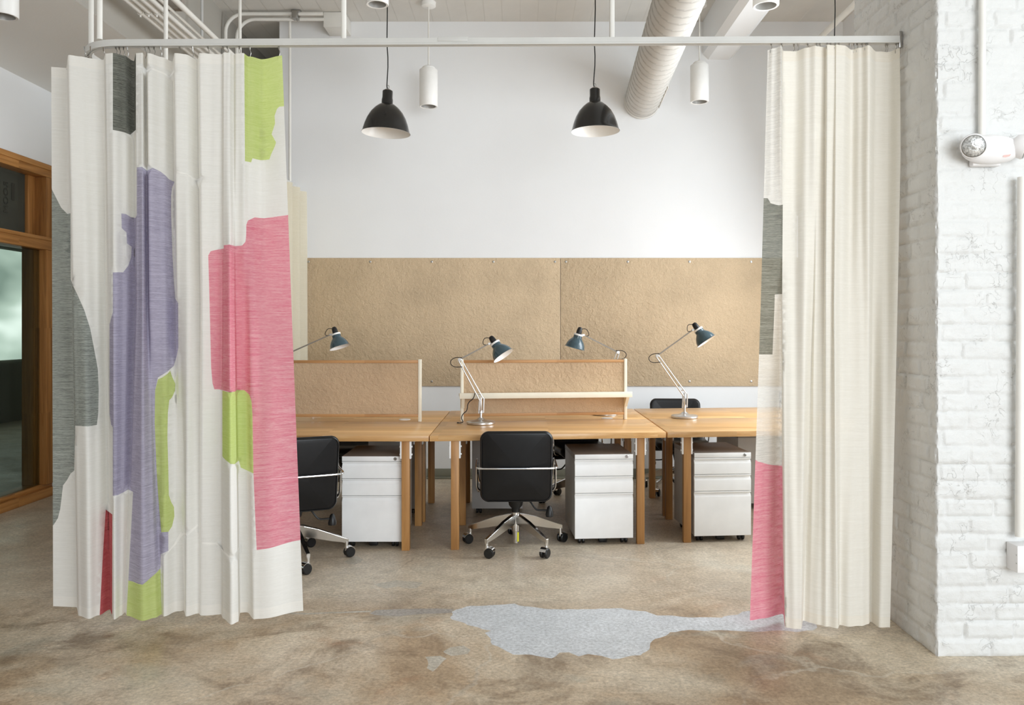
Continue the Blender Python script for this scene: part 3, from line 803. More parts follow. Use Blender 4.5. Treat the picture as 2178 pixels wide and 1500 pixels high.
# ------------------------------------------------------------------ desk lamps
def desk_lamp(X, Y, elbow, head, axis, label, tail=False, side=1):
    t = thing('desk_lamp', label, 'desk lamp', (X, Y, HT + .0006), 0, 'slate blue task lamps on the desks')
    s = side
    mb = MB(); mb.lathe([(.098, 0), (.102, .004), (.102, .016), (.096, .021), (.05, .026), (.03, .034), (.018, .045), (.0, .045)], n=40, c1=False)
    mb.build('base', M['brushed'], t)
    pv = Vector((.004 * s, 0, .17)); E = Vector((elbow[0], 0, elbow[1])); H = Vector((head[0], 0, head[1]))
    mb = MB(); mb.cyl((0, 0, .04), (0, 0, .085), .009, 14); mb.cyl((0, 0, .075), (0, 0, .10), .013, 14, .012, .002)
    for k in (-1, 1): mb.box(-.005, .005, k * .010 - .002, k * .010 + .002, .085, .19, .001)
    # springs of the counterbalance
    mb.cyl((-.016 * s, 0, .075), (-.010 * s, 0, .175), .0055, 10); mb.cyl((.018 * s, 0, .08), (.022 * s, 0, .185), .0055, 10)
    mb.build('stem', M['brushed'], t)
    d = (E - pv).normalized(); n = Vector((d.z, 0, -d.x)) * s
    a0 = pv - n * .012; a1 = E - n * .010; b0 = pv + n * .017 + d * .005; b1 = E + n * .011
    mb = MB(); mb.cyl(a0, a1, .0052, 10); mb.cyl(b0, b1, .0042, 10)
    mb.cyl(a0 + Vector((0, -.008, 0)) , a0 + (a1 - a0) * .45 + Vector((0, -.008, 0)), .0035, 8)
    mb.tube([a0 + d * .035, a0 + d * .05 + n * .012, b0 + d * .03], .0035, 8, 1)
    mb.build('lower_arm', M['brushed'], t)
    mb = MB(); mb.cyl(E + Vector((0, -.012, 0)), E + Vector((0, .012, 0)), .011, 16); mb.box(E.x - .013, E.x + .013, -.007, .007, E.z - .008, E.z + .008, .002); mb.build('elbow', M['brushed'], t)
    u = (H - E).normalized()
    mb = MB()
    w = Vector((-u.z, 0, u.x)) * .0055
    mb.ring_loft([[E + w + Vector((0, -.003, 0)), E - w + Vector((0, -.003, 0)), E - w + Vector((0, .003, 0)), E + w + Vector((0, .003, 0))],
                  [H + w * .8 + Vector((0, -.003, 0)), H - w * .8 + Vector((0, -.003, 0)), H - w * .8 + Vector((0, .003, 0)), H + w * .8 + Vector((0, .003, 0))]])
    mb.build('upper_arm', M['dull_metal'], t)
    ax = Vector(axis).normalized()
    q = ax.to_track_quat('Z', 'Y').to_matrix().to_4x4()
    col = H + Vector((.042 * s, 0, .003))            # collar centre
    m = Matrix.Translation(col) @ q
    mb = MB()
    mb.lathe([(.031, .004), (.034, .006), (.036, .028), (.043, .036), (.060, .056), (.073, .082), (.078, .104), (.085, .110)], m, 40, False, False)
    mb.mi = 1
    mb.lathe([(.083, .1105), (.076, .104), (.071, .082), (.058, .057), (.041, .037), (.033, .028), (.0, .026)], m, 40, False, False)
    sh = mb.build('shade', [M['blue'], M['inner_white']], t, 35)
    mb = MB(); mb.sphere(m @ Vector((0, 0, .062)), .024); mb.build('bulb', M['inner_white'], sh)
    mb = MB(); mb.lathe([(.030, -.006), (.0375, -.005), (.0375, .007), (.031, .008)], m, 32); mb.build('collar', M['light_white'], t)
    mb = MB(); mb.lathe([(.002, -.062), (.012, -.060), (.019, -.050), (.022, -.030), (.022, -.004)], m, 24); mb.build('lamp_holder', M['black'], t)
    mb = MB(); mb.cyl(H - u * .006, H + u * .012, .006, 10); mb.cyl(H, col - ax * .002, .0055, 10); mb.cyl(H + Vector((0, -.011, 0)), H + Vector((0, .011, 0)), .008, 12); mb.build('head_joint', M['brushed'], t)
    # black cord: loop at the elbow, loop at the head
    mb = MB()
    lp = [E + u * .02 + Vector((0, -.008, .004)), E + Vector((-.03 * s, -.008, .016)), E + Vector((-.062 * s, -.008, -.004)), E + Vector((-.066 * s, -.008, -.03)), E + Vector((-.04 * s, -.008, -.055)), E - d * .06 + Vector((-.008 * s, -.008, 0))]
    mb.tube(lp, .0028, 8, 2)
    hp = m @ Vector((0, 0, -.04))
    mb.tube([hp, hp + Vector((-.04 * s, -.004, .010)), hp + Vector((-.062 * s, -.006, -.004)), H - u * .04 + Vector((-.01 * s, -.006, .012)), H - u * .02], .0026, 8, 2)
    if tail:
        k0 = a0 + (a1 - a0) * .22
        mb.tube([k0 + Vector((0, .008, 0)), k0 + Vector((-.012, .012, -.05)), (-.095, .03, .15), (-.10, .03, .09), (-.125, .03, .075), (-.145, .03, .04), (-.125, .03, .008), (-.15, .02, .004), (-.175, .03, .004), (-.165, .05, .004)], .0032, 8, 2)
    mb.build('cord', M['cord'], t)
    return t
desk_lamp(-.277, 5.79, (-.152, .461), (.060, .574), (.57, -.22, -.82), 'slate blue task lamp at the shelf divider, its black cord trailing', True, 1)
desk_lamp(1.263, 6.19, (-.210, .475), (.062, .672), (.55, -.22, -.83), 'slate blue task lamp alone on the right desk', False, 1)
desk_lamp(-1.655, 6.42, (-.205, .475), (.155, .635), (.32, -.12, -.946), 'slate blue task lamp above the left divider, its arm running behind the curtain', False, 1)
desk_lamp(.680, 6.40, (.10, .495), (-.172, .632), (-.265, .03, -.964), 'slate blue task lamp facing left behind the shelf divider', False, -1)
# loose white cable bundle under the middle desks
mb = MB()
pts = []
for i in range(60):
    a = i / 59 * 5.5 * PI
    pts.append((.715 + .05 * math.cos(a), 6.34 + .02 * math.sin(a * .5), .70 - .055 + .05 * math.sin(a) - .0005 * i))
mb.tube([(.715, 6.30, .702)] + pts, .004, 6)
tag(mb.build('cable_coil', M['cord']), 'coiled cable hanging under the middle rear desk above the white drawer unit', 'cable')

# ------------------------------------------------------------------ curtain track
TY, TXL = 3.82, -2.13
def tz(x): return 2.768 + .017 * (max(-2.1, x) + 2.0) / 3.8
trk = thing('curtain_track', 'white curtain track along the gap, bent back to the rear wall', 'curtain track', (1.80, TY, 2.776))
path = []
for i in range(30): path.append((1.79 + (-1.90 - 1.79) * i / 29, TY, tz(1.79 + (-1.90 - 1.79) * i / 29)))
for i in range(1, 15):
    a = PI / 2 * i / 14; path.append((-1.90 - .23 * math.sin(a), TY + .23 - .23 * math.cos(a), tz(-2)))
path.append((TXL, 5.5, tz(-2))); path.append((TXL, 7.665, tz(-2)))
off = Vector((1.80, TY, 2.776))
path = [Vector(p) - off for p in path]
prof = [(-.014, .016), (.014, .016), (.014, -.006), (.016, -.008), (.016, -.016), (.004, -.016), (.004, -.008), (-.004, -.008), (-.004, -.016), (-.016, -.016), (-.016, -.008), (-.014, -.006)]
mb = MB(); mb.sweep(path, prof); mb.build('rail', M['track'], trk, 30)
mb = MB(); xs0, xs1 = (932 - CX) / F * TY, (995 - CX) / F * TY
mb.box(xs0 - off.x, xs1 - off.x, -.0175, .0175, -.002, .0195, .001); mb.build('splice_sleeve', M['track'], trk)
mb = MB(); mb.box(-.012, .003, -.012, .012, -.03, .05, .003); mb.build('end_bracket', M['steel'], trk)
for px in (212, 731, 1301.5):
    x = (px - CX) / F * TY
    mb = MB(); mb.cyl((x - off.x, 0, .012), (x - off.x, 0, (CEIL if x > -2.73 else 3.44) - off.z), .0125, 14); mb.build('hanger_rod', M['pipe'], trk)
for y in (4.02, 4.87, 6.16, 7.5):
    mb = MB(); mb.cyl((TXL - off.x, y - off.y, .012), (TXL - off.x, y - off.y, CEIL - off.z), .0125, 14); mb.build('hanger_rod', M['pipe'], trk)

# ------------------------------------------------------------------ curtains
def curtain(name, label, cols, top, bot, polys, mats, hooks, subs=6, hem=22, rowstep=22):
    Y0 = TY
    # open up the turned folds a little so they read as rounded cloth
    C = [list(c) for c in cols]
    for i in range(len(C) - 1, 0, -1):
        for j in range(3):
            if C[i][j] - C[i - 1][j] < 4.0: C[i - 1][j] = C[i][j] - 4.0
    n = len(C)
    H0, H1, H2 = top, 650.0, bot
    def colx(i, y):
        a, b, c = C[i][0], C[i][1], C[i][2]
        return a + (b - a) * (y - H0) / (H1 - H0) if y <= H1 else b + (c - b) * (y - H1) / (H2 - H1)
    def px_of(s, y):
        i = max(0, min(n - 2, int(math.floor(s)))); f = s - i
        return colx(i, y) * (1 - f) + colx(i + 1, y) * f
    def s_of(px, y):
        y = max(top, min(bot, y))
        xs = [colx(i, y) for i in range(n)]
        if px <= xs[0]: return 0.0
        if px >= xs[-1]: return float(n - 1)
        for i in range(n - 1):
            if xs[i] <= px <= xs[i + 1]: return i + (px - xs[i]) / max(1e-6, xs[i + 1] - xs[i])
        return float(n - 1)
    def depth(s, y):
        i = max(0, min(n - 2, int(math.floor(s)))); f = s - i
        g = .5 - .5 * math.cos(PI * f); g = .75 * g + .25 * f
        t = (y - H0) / (H2 - H0)
        t2 = .5 - .5 * math.cos(PI * min(1, max(0, t)))
        di = C[i][3] * (1 - t2) + C[i][4] * t2; dj = C[i + 1][3] * (1 - t2) + C[i + 1][4] * t2
        return (di * (1 - g) + dj * g) * (1 + .55 * math.sin(PI * min(1, max(0, t)))) + .006 * noise.noise(Vector((s * 1.3, y * .004, 3)))
    SX = 20.0
    def mp(u, y):
        s = u / SX; px = px_of(s, y); d = depth(s, y); Y = Y0 + d
        x = (px - CX) / F * Y
        return (min(x, 1.782), Y, EYE - (y - CY) / F * Y0)
    grid = []
    rows = int((bot - top) / rowstep)
    ylist = [top, top + hem * .5] + [top + hem + (bot - top - 2 * hem) * r / rows for r in range(rows + 1)] + [bot - hem * .5, bot]
    for y in ylist:
        for k in range((n - 1) * subs + 1): grid.append((k / subs * SX, y))
    def conv(poly, step=9):
        out = []; m = len(poly)
        for i in range(m):
            a, b = poly[i], poly[(i + 1) % m]; L = math.hypot(b[0] - a[0], b[1] - a[1]); k = max(1, int(L / step))
            for j in range(k):
                x, y = a[0] + (b[0] - a[0]) * j / k, a[1] + (b[1] - a[1]) * j / k
                out.append((s_of(x, y) * SX, max(top, min(bot, y))))
        res = [out[0]]
        for p in out[1:]:
            if abs(p[0] - res[-1][0]) + abs(p[1] - res[-1][1]) > .02: res.append(p)
        return res
    W = (n - 1) * SX
    band = [([(0, top), (W, top), (W, top + hem), (0, top + hem)], 1), ([(0, bot - hem), (W, bot - hem), (W, bot), (0, bot)], 1)]
    P2 = [(conv(p), m) for p, m in polys] + band
    t = thing(name, label, 'curtain', ((C[n // 2][0] - CX) / F * Y0, Y0, 0))
    off = t.location.copy()
    o = cdt_mesh('fabric', grid, P2, lambda u, y: tuple(Vector(mp(u, y)) - off), mats, t)
    for px in hooks:
        s = s_of(px, top); q = Vector(mp(s * SX, top))
        tx = (px - CX) / F * TY; a = Vector((tx, TY, tz(tx) - .012))
        if px < 150: a = Vector((TXL + .03, TY + .13, tz(-2) - .012))
        b = q + Vector((0, .010, -.006))
        mb = MB(); mid = a.lerp(b, .55)
        mb.tube([a, a.lerp(b, .3)], .0035, 6)
        mb.tube([a.lerp(b, .3), mid + Vector((.005, 0, 0)), a.lerp(b, .8), b + Vector((-.003, -.004, 0)), b + Vector((-.003, -.004, -.012))], .0016, 6, 1)
        for v in mb.bm.verts: v.co -= off
        mb.build('hook', M['steel'], t)
    return t
M['cream_backlit'] = fabric('cream_backlit_linen', (233, 229, 219), (243, 240, 232), .24, .012)  # right curtain: same cream linen, its warm backlit tone put into the colour
M['cream_backlit_hem'] = fabric('cream_backlit_hem', (232, 226, 213), (241, 236, 226), .2, 0)  # hem with the same backlit tone in its colour
MATS = [M['cream'], M['cream_hem'], M['grey'], M['greygreen'], M['purple'], M['pink'], M['red'], M['lime'], M['cream_seam'], M['cream_sheer'], M['grey_sheer']]
LC = [(109, 111, 113, .15, .13), (144, 155, 166, .17, .12), (145, 156, 167, -.02, 0), (170, 182, 189, 0, -.043), (196, 206, 211, .03, .006),
      (220, 224, 236, .05, .085), (224, 233, 238.5, -.04, .02), (241, 242, 242, -.05, -.05), (265, 268, 258, -.01, 0), (288, 290, 269, .065, .045),
      (289, 291, 270, -.045, 0), (303, 304, 303, -.05, -.07), (312, 317, 330, .03, -.03), (314, 318, 343.5, -.045, .02), (345, 350, 348, .01, -.01),
      (370, 376, 377, .075, .057), (371, 377, 391, -.05, .07), (395, 400, 395, -.03, -.01), (423, 428, 426, .05, .03), (424, 430, 427, -.045, 0),
      (450, 452, 455, -.035, .01), (473, 474, 473, -.03, .02), (476, 475, 474, -.055, -.03), (488, 488, 491, -.05, -.115), (499, 501, 509, -.02, -.08),
      (501, 502, 511, -.04, .044), (517, 519, 527, -.045, .04), (530, 532, 540, .0, -.05), (556, 560, 558, .04, -.04), (600, 620, 645, -.013, .065)]
LP = [
 ([(240, 100), (289, 100), (289, 281), (265, 283), (240, 283)], 2),
 ([(519.5, 100), (604, 100), (605, 228), (594, 228), (589, 232), (584, 245), (585, 262), (577.6, 283), (587, 302), (585, 309), (577, 325), (573, 336), (537, 337), (534, 346), (521, 347)], 7),
 ([(336, 807), (345, 803), (356, 796), (362, 790), (366, 803), (373, 820), (372, 835), (366, 848), (360, 853), (357, 880), (356, 930), (358, 1000), (359, 1055), (364, 1072), (370, 1085), (371, 1105), (366, 1125), (358, 1133), (343, 1133), (336, 1050), (333, 1000), (329, 900), (330, 830)], 7),
 ([(273, 1235), (303, 1233), (341, 1212), (345, 1330), (268, 1330)], 7),
 ([(291, 361), (313, 362), (325, 360), (342, 365), (360, 377), (371, 381), (366, 392), (364, 410), (364, 450), (367, 540), (370, 600), (373, 634), (379, 645), (379.5, 740), (376, 757), (370, 780), (361, 787), (356, 791), (336, 803), (330, 830), (329, 900), (333, 1000), (343, 1133), (358, 1133), (358, 1173), (342, 1181), (341, 1212), (303, 1233), (273, 1235), (278, 1140), (283, 1045), (240, 1051), (240, 906), (236, 903), (233, 880), (233, 690), (240, 665), (240, 582), (262, 580), (273, 565), (279, 545), (280, 522), (270, 518), (269, 495), (259, 487), (258, 456), (268, 456), (288, 462), (291, 461)], 4),
 ([(225, 1093), (239, 1093), (238.5, 1330), (211, 1330), (218, 1200)], 6),
 ([(473, 830), (504, 830), (520, 831), (530, 838), (535, 852), (537, 880), (539, 1003), (525, 1003), (512, 998), (508, 983), (490, 976), (480, 973), (473, 968)], 7),
 ([(527, 471), (542, 462), (562, 462), (620, 457), (632, 700), (650, 1157), (546, 1164), (543, 1100), (539, 1000), (537, 880), (535, 852), (530, 838), (520, 831), (500, 830), (456, 828), (452, 815), (449, 780), (446, 650), (443, 545), (448, 536), (460, 533), (476, 532), (476, 525), (500, 525), (515, 524), (522, 516), (523.5, 505), (524, 480)], 5),
 ([(100, 384), (110.6, 388), (118, 403), (130, 427), (150, 448), (150.5, 589), (156, 610), (165, 628), (180, 662), (192, 700), (201, 747), (208, 785), (210, 830), (209, 880), (206, 905), (160, 905), (158, 1015), (150, 1022), (142, 1037), (134, 1048), (131, 1075), (128, 1100), (123, 1120), (115, 1133), (100, 1136)], 3),
 ([(357, 1174), (370, 1165), (385, 1140), (420, 1119), (422, 1123), (390, 1144), (375, 1166), (358, 1178)], 8),
 ([(430, 1153), (462, 1157), (476, 1167), (508, 1166), (508, 1171), (476, 1172), (460, 1161), (430, 1157)], 8),
 ([(376, 368), (395, 372), (418, 377), (432, 380), (432, 383), (416, 380), (394, 375), (376, 371)], 8),
 ([(290, 146), (312, 149), (340, 150), (371, 156), (371, 159), (340, 154), (312, 153), (290, 150)], 8),
]
curtain('curtain', 'colour block patchwork curtain in cream, lilac, pink, grey and lime at left', LC, 120, 1310, LP, MATS,
        [142, 179, 192, 220, 246, 253, 262, 270, 309, 316, 327, 341, 382, 409, 442, 474, 483, 509, 531, 593])
RC = [(1633, 1618, 1595, .0, .03), (1645, 1640, 1625, -.02, .06), (1664, 1662, 1667, -.055, .12), (1666, 1664, 1670, .015, -.06), (1690, 1688, 1690, .02, -.08),
      (1717, 1712, 1704, -.03, -.08), (1737, 1732, 1708, -.055, .03), (1739, 1734, 1724, -.05, .0), (1757, 1752, 1744, -.03, -.03), (1759, 1756, 1759, -.07, -.05),
      (1777, 1772, 1762, -.06, -.05), (1779, 1774, 1783, -.07, -.075), (1796, 1788, 1786, -.06, -.03), (1812, 1808, 1810, .0, -.05), (1830, 1830, 1832, -.03, -.04),
      (1848, 1848, 1848, -.06, -.02), (1864, 1856, 1851, .02, .01), (1887, 1884, 1872, .03, -.06), (1920, 1909, 1893, -.03, -.06)]
RP = [
 ([(1600, 421), (1622, 421), (1633, 422), (1639, 433), (1650, 437), (1657, 439), (1665, 435), (1663.5, 626), (1648, 626), (1647, 660), (1643, 755), (1600, 754)], 10),
 ([(1580, 981), (1602, 981), (1634, 993), (1664, 1002), (1665, 1180), (1670, 1340), (1580, 1340)], 5),
 ([(1580, 100), (1664, 100), (1664, 600), (1662, 1340), (1580, 1340)], 9),
 ([(1694.5, 460), (1697.5, 460), (1697.5, 549), (1694.5, 549)], 8),
]
curtain('curtain', 'long cream curtain beside the brick pier, with grey and pink panels on its left edge', RC, 106, 1325, RP, [M['cream_backlit'], M['cream_backlit_hem']] + MATS[2:],
        [1641, 1663, 1689, 1698, 1718, 1737, 1744, 1760, 1767, 1777, 1785, 1808, 1818, 1824, 1834, 1842, 1846, 1884, 1888, 1907])
# the far end of the left return
t = thing('curtain', 'plain ivory curtain hanging far back by the rear wall', 'curtain', (TXL, 7.0, 0))
ys = 60; grid = []
bm = bmesh.new(); rws = []
for j in range(25):
    z = .06 + (2.715 - .06) * j / 24; r = []
    for i in range(ys + 1):
        y = 6.35 + 1.28 * i / ys
        x = TXL + .06 + .085 * math.sin(i / ys * 2 * PI * 5.25 + .35 * math.sin(z * 1.3)) * (1 - .25 * j / 24)
        r.append(bm.verts.new((x - TXL, y - 7.0, z)))
    rws.append(r)
for j in range(24):
    for i in range(ys): bm.faces.new((rws[j][i], rws[j][i + 1], rws[j + 1][i + 1], rws[j + 1][i]))
mb = MB(); mb.bm.free(); mb.bm = bm; mb.build('fabric', M['rear_cream'], t, 180)
for i in range(7):
    y = 6.42 + i * .195
    mb = MB(); mb.tube([(0, y - 7, 2.755), (.01, y - 7, 2.73), (.03, y - 7, 2.70)], .002, 6); mb.build('hook', M['steel'], t)

# ------------------------------------------------------------------ things on the ceiling
def pendant(X, Y, zrim, label, tilt=0):
    t = thing('pendant_lamp', label, 'pendant lamp', (X, Y, zrim), 0, 'black dome pendant lamps')
    m = Matrix.Rotation(tilt, 4, 'Y')
    mb = MB()
    mb.lathe([(.040, .213), (.060, .205), (.088, .182), (.118, .148), (.142, .105), (.158, .062), (.168, .026), (.173, .008), (.178, 0)], m, 48, False, False)
    mb.mi = 1
    mb.lathe([(.1765, -.0006), (.171, .008), (.165, .026), (.155, .062), (.139, .104), (.115, .146), (.085, .179), (.058, .202), (0, .208)], m, 48, False, False)
    sh = mb.build('shade', [M['black_gloss'], M['inner_white']], t, 40)
    mb = MB(); mb.sphere(m @ Vector((0, 0, .12)), .032, .032, .042); mb.build('bulb', M['inner_white'], sh)
    mb = MB(); mb.lathe([(.041, .205), (.041, .245), (.039, .248), (.039, .253), (.0375, .256), (.0375, .305), (.034, .310)], m, 32); mb.build('socket_cap', M['black_gloss'], t)
    mb = MB(); mb.lathe([(.024, .309), (.022, .318), (.009, .325)], m, 20)
    ring = [m @ Vector((.009 * math.cos(a), 0, .337 + .013 * math.sin(a))) for a in [2 * PI * k / 16 for k in range(17)]]
    mb.tube(ring, .0025, 6); mb.build('hanging_hook', M['steel'], t)
    top = CEIL - zrim; h0 = m @ Vector((0, 0, .345))
    pts = [m @ Vector((.0, 0, .318)), m @ Vector((-.008, 0, .34)), h0 + Vector((-.006, 0, .03))]
    for k in range(1, 9):
        f = k / 8; pts.append(Vector((h0.x * (1 - f) + .004 * math.sin(k * 2.1), 0, .38 + (top - .38) * f)))
    mb = MB(); mb.tube(pts, .004, 8, 1); mb.build('cord', M['cord'], t)
pendant(-.975, 5.9, 2.849, 'black dome pendant lamp hanging above the left divider', math.radians(2.5))
pendant(.553, 5.9, 2.862, 'black dome pendant lamp hanging just left of the air duct', math.radians(-.8))
pendant(2.30, 5.9, 2.855, 'black pendant lamp whose cord shows above the cream curtain')

def can_light(X, Y, zb, dia, L, label, ztop=CEIL, canopy=True):
    t = thing('cylinder_light', label, 'ceiling light', (X, Y, zb), 0, 'white cylinder ceiling lights')
    r = dia / 2
    mb = MB(); mb.lathe([(r - .022, .045), (r - .016, .002), (r - .004, 0), (r, .004), (r, L - .005), (r - .004, L), (0, L)], n=40, c1=False, c0=False); mb.build('housing', M['light_white'], t, 50)
    mb = MB(); mb.lathe([(0, .05), (r - .022, .045), (r - .0165, .0025)], n=40, c0=False, c1=False); mb.build('reflector', M['fixture_in'], t)
    mb = MB(); mb.lathe([(r * .72, L), (r * .72, L + .018), (r * .6, L + .028)], n=32); mb.build('cap', M['light_white'], t)
    mb = MB(); mb.cyl((0, 0, L + .02), (0, 0, L + .05), .009, 12); mb.cyl((0, 0, L + .03), (0, 0, ztop - zb), .0065, 12); mb.build('rod', M['pipe'], t)
    if canopy:
        h = ztop - zb; mb = MB(); mb.lathe([(.055, h - .045), (.064, h - .038), (.066, h - .001)], n=32); mb.build('canopy', M['light_white'], t)
can_light(-.812, 7.22, 3.405, .163, .33, 'white cylinder light with its canopy, between pendants at left')
can_light(1.607, 7.22, 3.445, .163, .33, 'white cylinder light hanging right of the air duct')
can_light(-.95, 5.40, 3.585, .15, .32, 'white cylinder light cut by the top edge above the left pendant')
can_light(1.645, 5.40, 3.575, .17, .32, 'white cylinder light cut by the top edge in front of the right beam')
can_light(-2.87, 4.50, 3.157, .148, .25, 'white cylinder light under the boxed beam at top left', 3.44, False)

# air duct
d = thing('air_duct', 'thick white spiral duct running to the back wall', 'air duct', (1.16, WALLY, 3.575))
mb = MB(); R = .163
dirv = Vector((-.05, -1, 0.0)); rings = []
nr = 900; N = 40; LEN = 6.2
for i in range(nr + 1):
    s_ = LEN * i / nr; c = dirv * s_; r = []
    for k in range(N):
        a = 2 * PI * k / N
        ph = (s_ / .118 + a / (2 * PI)) % 1.0; q = min(ph, 1 - ph)
        rr = R + (.005 if q < .07 else 0)
        r.append(c + Vector((rr * math.cos(a), 0, rr * math.sin(a))))
    rings.append(r)
mb.ring_loft(rings)
for f in mb.bm.faces:
    c = f.calc_center_median()
    q = c - dirv * (-c.y)
    if (q.x ** 2 + q.z ** 2) ** .5 > R + .0012: f.material_index = 1
mb.build('spiral_pipe', [M['duct'], M['duct_seam']], d, 60)
mb = MB(); mb.lathe([(R + .002, 0), (R + .005, .002), (R + .005, .045), (R + .002, .047)], Matrix.Translation((-.001, -.03, 0)) @ Vector((-.05, -1, 0)).to_track_quat('Z', 'Y').to_matrix().to_4x4(), 40, False, False)
mb.build('end_band', M['pipe'], d)
mb = MB()
for a0 in (math.radians(-24),):
    x, z = (R + .003) * math.cos(a0), (R + .003) * math.sin(a0)
    mb.box(x - .004 , x + .004, -.75, -.1, z - .02, z + .02, .003)
for v in mb.bm.verts: v.co.x += .05 * v.co.y
vg = mb.build('vent_frame', M['pipe'], d)
mb = MB(); x, z = (R + .003) * math.cos(math.radians(-24)), (R + .003) * math.sin(math.radians(-24))
mb.box(x + .002, x + .006, -.74, -.55, z - .014, z + .014)
for v in mb.bm.verts: v.co.x += .05 * v.co.y
mb.build('vent_opening', M['dark'], vg)

# electrical box and bent conduits at top left
mb = MB(); mb.box(-1.80, -1.60, 7.44, WALLY - .002, 4.20, 4.335, .003); mb.box(-1.802, -1.598, 7.435, 7.445, 4.198, 4.336, .002)
tag(mb.build('electrical_box', M['pipe']), 'square white electrical box at the top of the back wall', 'electrical box')
def conduit(pts, r, label, smooth=0, group=None, name='conduit'):
    mb = MB(); mb.tube(pts, r, 14, smooth)
    return tag(mb.build(name, M['pipe'], None, 60), label, 'pipe', group)
def bent(xr, xl, z, y, rad, zb):
    pts = [(xr, y, z), (xl + rad, y, z)]
    for k in range(1, 9):
        a = PI / 2 * k / 8; pts.append((xl + rad - rad * math.sin(a), y, z - rad + rad * math.cos(a)))
    pts.append((xl, y, zb)); return pts
conduit(bent(-1.80, -2.69, 4.305, 7.40, .17, 3.45), .016, 'upper bent conduit leaving the electrical box to the left')
conduit(bent(-1.80, -2.60, 4.27, 7.44, .17, 3.45), .016, 'lower bent conduit nested under its neighbour by the electrical box')
mb = MB(); mb.box(-2.075, -2.02, 7.36, 7.45, 4.255, 4.325, .004); mb.box(-2.09, -2.00, 7.385, 7.42, 4.318, 4.338, .003); mb.tube([(-2.06, 7.38, 4.33), (-2.04, 7.37, 4.26), (-2.03, 7.39, 4.235)], .005, 6, 1)
tag(mb.build('pipe_clamp', M['steel']), 'small steel clamp on the two conduits left of the electrical box', 'pipe clamp')
zc = 3.55
for k, (x, zz) in enumerate(((-2.545, zc), (-2.49, zc), (-2.435, zc), (-2.38, zc), (-2.335, zc + .01))):
    r_ = (.017, .017, .019, .017, .011)[k]
    conduit([(x, 2.4, zz), (x, 5.4, zz), (x, 7.55, zz)], r_, ('first', 'second', 'third', 'fourth', 'fifth')[k] + ' pipe counted from the boxed beam in the bundle on the steel hanger', 0, 'parallel conduits under the ceiling')
conduit([(-2.24, 2.4, 3.56), (-2.24, 6.55, 3.56), (-2.24, 6.68, 3.55), (-2.255, 6.74, 3.53), (-2.30, 6.76, 3.50)], .020, 'single white conduit beside the bundle of pipes', 1)
t = thing('pipe_hanger', 'grey strut hanger carrying the pipe bundle at top left', 'pipe hanger', (-2.44, 5.46, 3.58))
mb = MB(); mb.box(-.16, .17, -.025, .025, -.006, .065, .002); mb.box(-.16, .17, -.0265, -.024, .014, .044); mb.build('strut', M['top_shade_strut_grey'], t)
for x in (-.14, .14):
    mb = MB(); mb.cyl((x, 0, 0), (x, 0, CEIL - 3.58), .005, 8); mb.build('threaded_rod', M['steel'], t)
for x in (-.105, -.05, .005, .06):
    mb = MB(); ring = [(x + .021 * math.cos(a), -.03, -.03 + .021 * math.sin(a)) for a in [2 * PI * k / 16 for k in range(17)]]
    mb.tube(ring, .004, 6); mb.cyl((x, -.03, -.05), (x, -.03, -.066), .006, 8); mb.build('pipe_clamp', M['pipe'], t)
mb = MB(); mb.lathe([(.07, 0), (.075, .01), (.075, .03), (.055, .05), (.03, .056)], Matrix.Translation((-2.60, 6.62, 3.66)) @ Matrix.Rotation(PI, 4, 'X') @ Matrix.Translation((0, 0, -.03)), 28)
mb.cyl((-2.60, 6.62, 3.68), (-2.60, 6.62, CEIL), .012, 10)
tag(mb.build('smoke_detector', M['case_metal'], None), 'round grey detector behind the pipe bundle', 'detector')
conduit([(2.66, 4.6, 4.0), (2.66, 7.67, 4.0)], .026, 'slim white pipe under the ceiling, seen above the cream curtain')

# ------------------------------------------------------------------ things on the pier
PYF = 3.504
conduit([((2093.5 - CX) / F * 3.47, 3.475, 4.33), ((2090 - CX) / F * 3.47, 3.475, 2.24)], .0145, 'white conduit dropping to the emergency light on the pier')
e = thing('emergency_light', 'white twin head emergency light on the brick pier', 'emergency light', (2.005, 3.497, 2.185))
mb = MB(); mb.box(-.062, .062, -.03, .004, -.065, .02, .008); mb.build('back_plate', M['plastic_white'], e)
bm_ = MB()
rings = []
for i in range(1, 16):
    a = PI * i / 16
    rings.append([Vector((.118 * math.cos(a) * -1, -.052 + .050 * math.sin(a) ** .75 * math.cos(b), .062 * math.sin(a) ** .7 * math.sin(b))) for b in [2 * PI * k / 32 for k in range(32)]])
bm_.ring_loft(rings); body = bm_.build('housing', M['plastic_white'], e, 60)
for sx, ang, dn in ((-.083, -.35, .25), (.118, 1.05, .45)):
    n = Vector((math.sin(ang), -math.cos(ang), -dn)).normalized()
    m = Matrix.Translation((sx, -.068, .012)) @ n.to_track_quat('Z', 'Y').to_matrix().to_4x4()
    mb = MB(); mb.lathe([(.020, -.035), (.040, -.025), (.050, .0), (.052, .022), (.050, .027), (.046, .027)], m, 32); hd = mb.build('lamp_head', M['plastic_white'], e, 50)
    mb = MB(); mb.lathe([(.047, .0272), (.047, .030), (.0445, .031), (.0445, .0272)], m, 32, False, False); mb.build('lamp_ring', M['steel'], hd)
    mb = MB(); mb.lathe([(.0445, .027), (.042, .030), (.022, .034), (.0, .035)], m, 32, False, False); mb.build('lens', M['lens'], hd)
mb = MB(); mb.sphere((.022, -.0865, -.038), .0045, .003, .003, 12, 8); mb.build('indicator', M['black'], body)
mb = MB()
pp = []
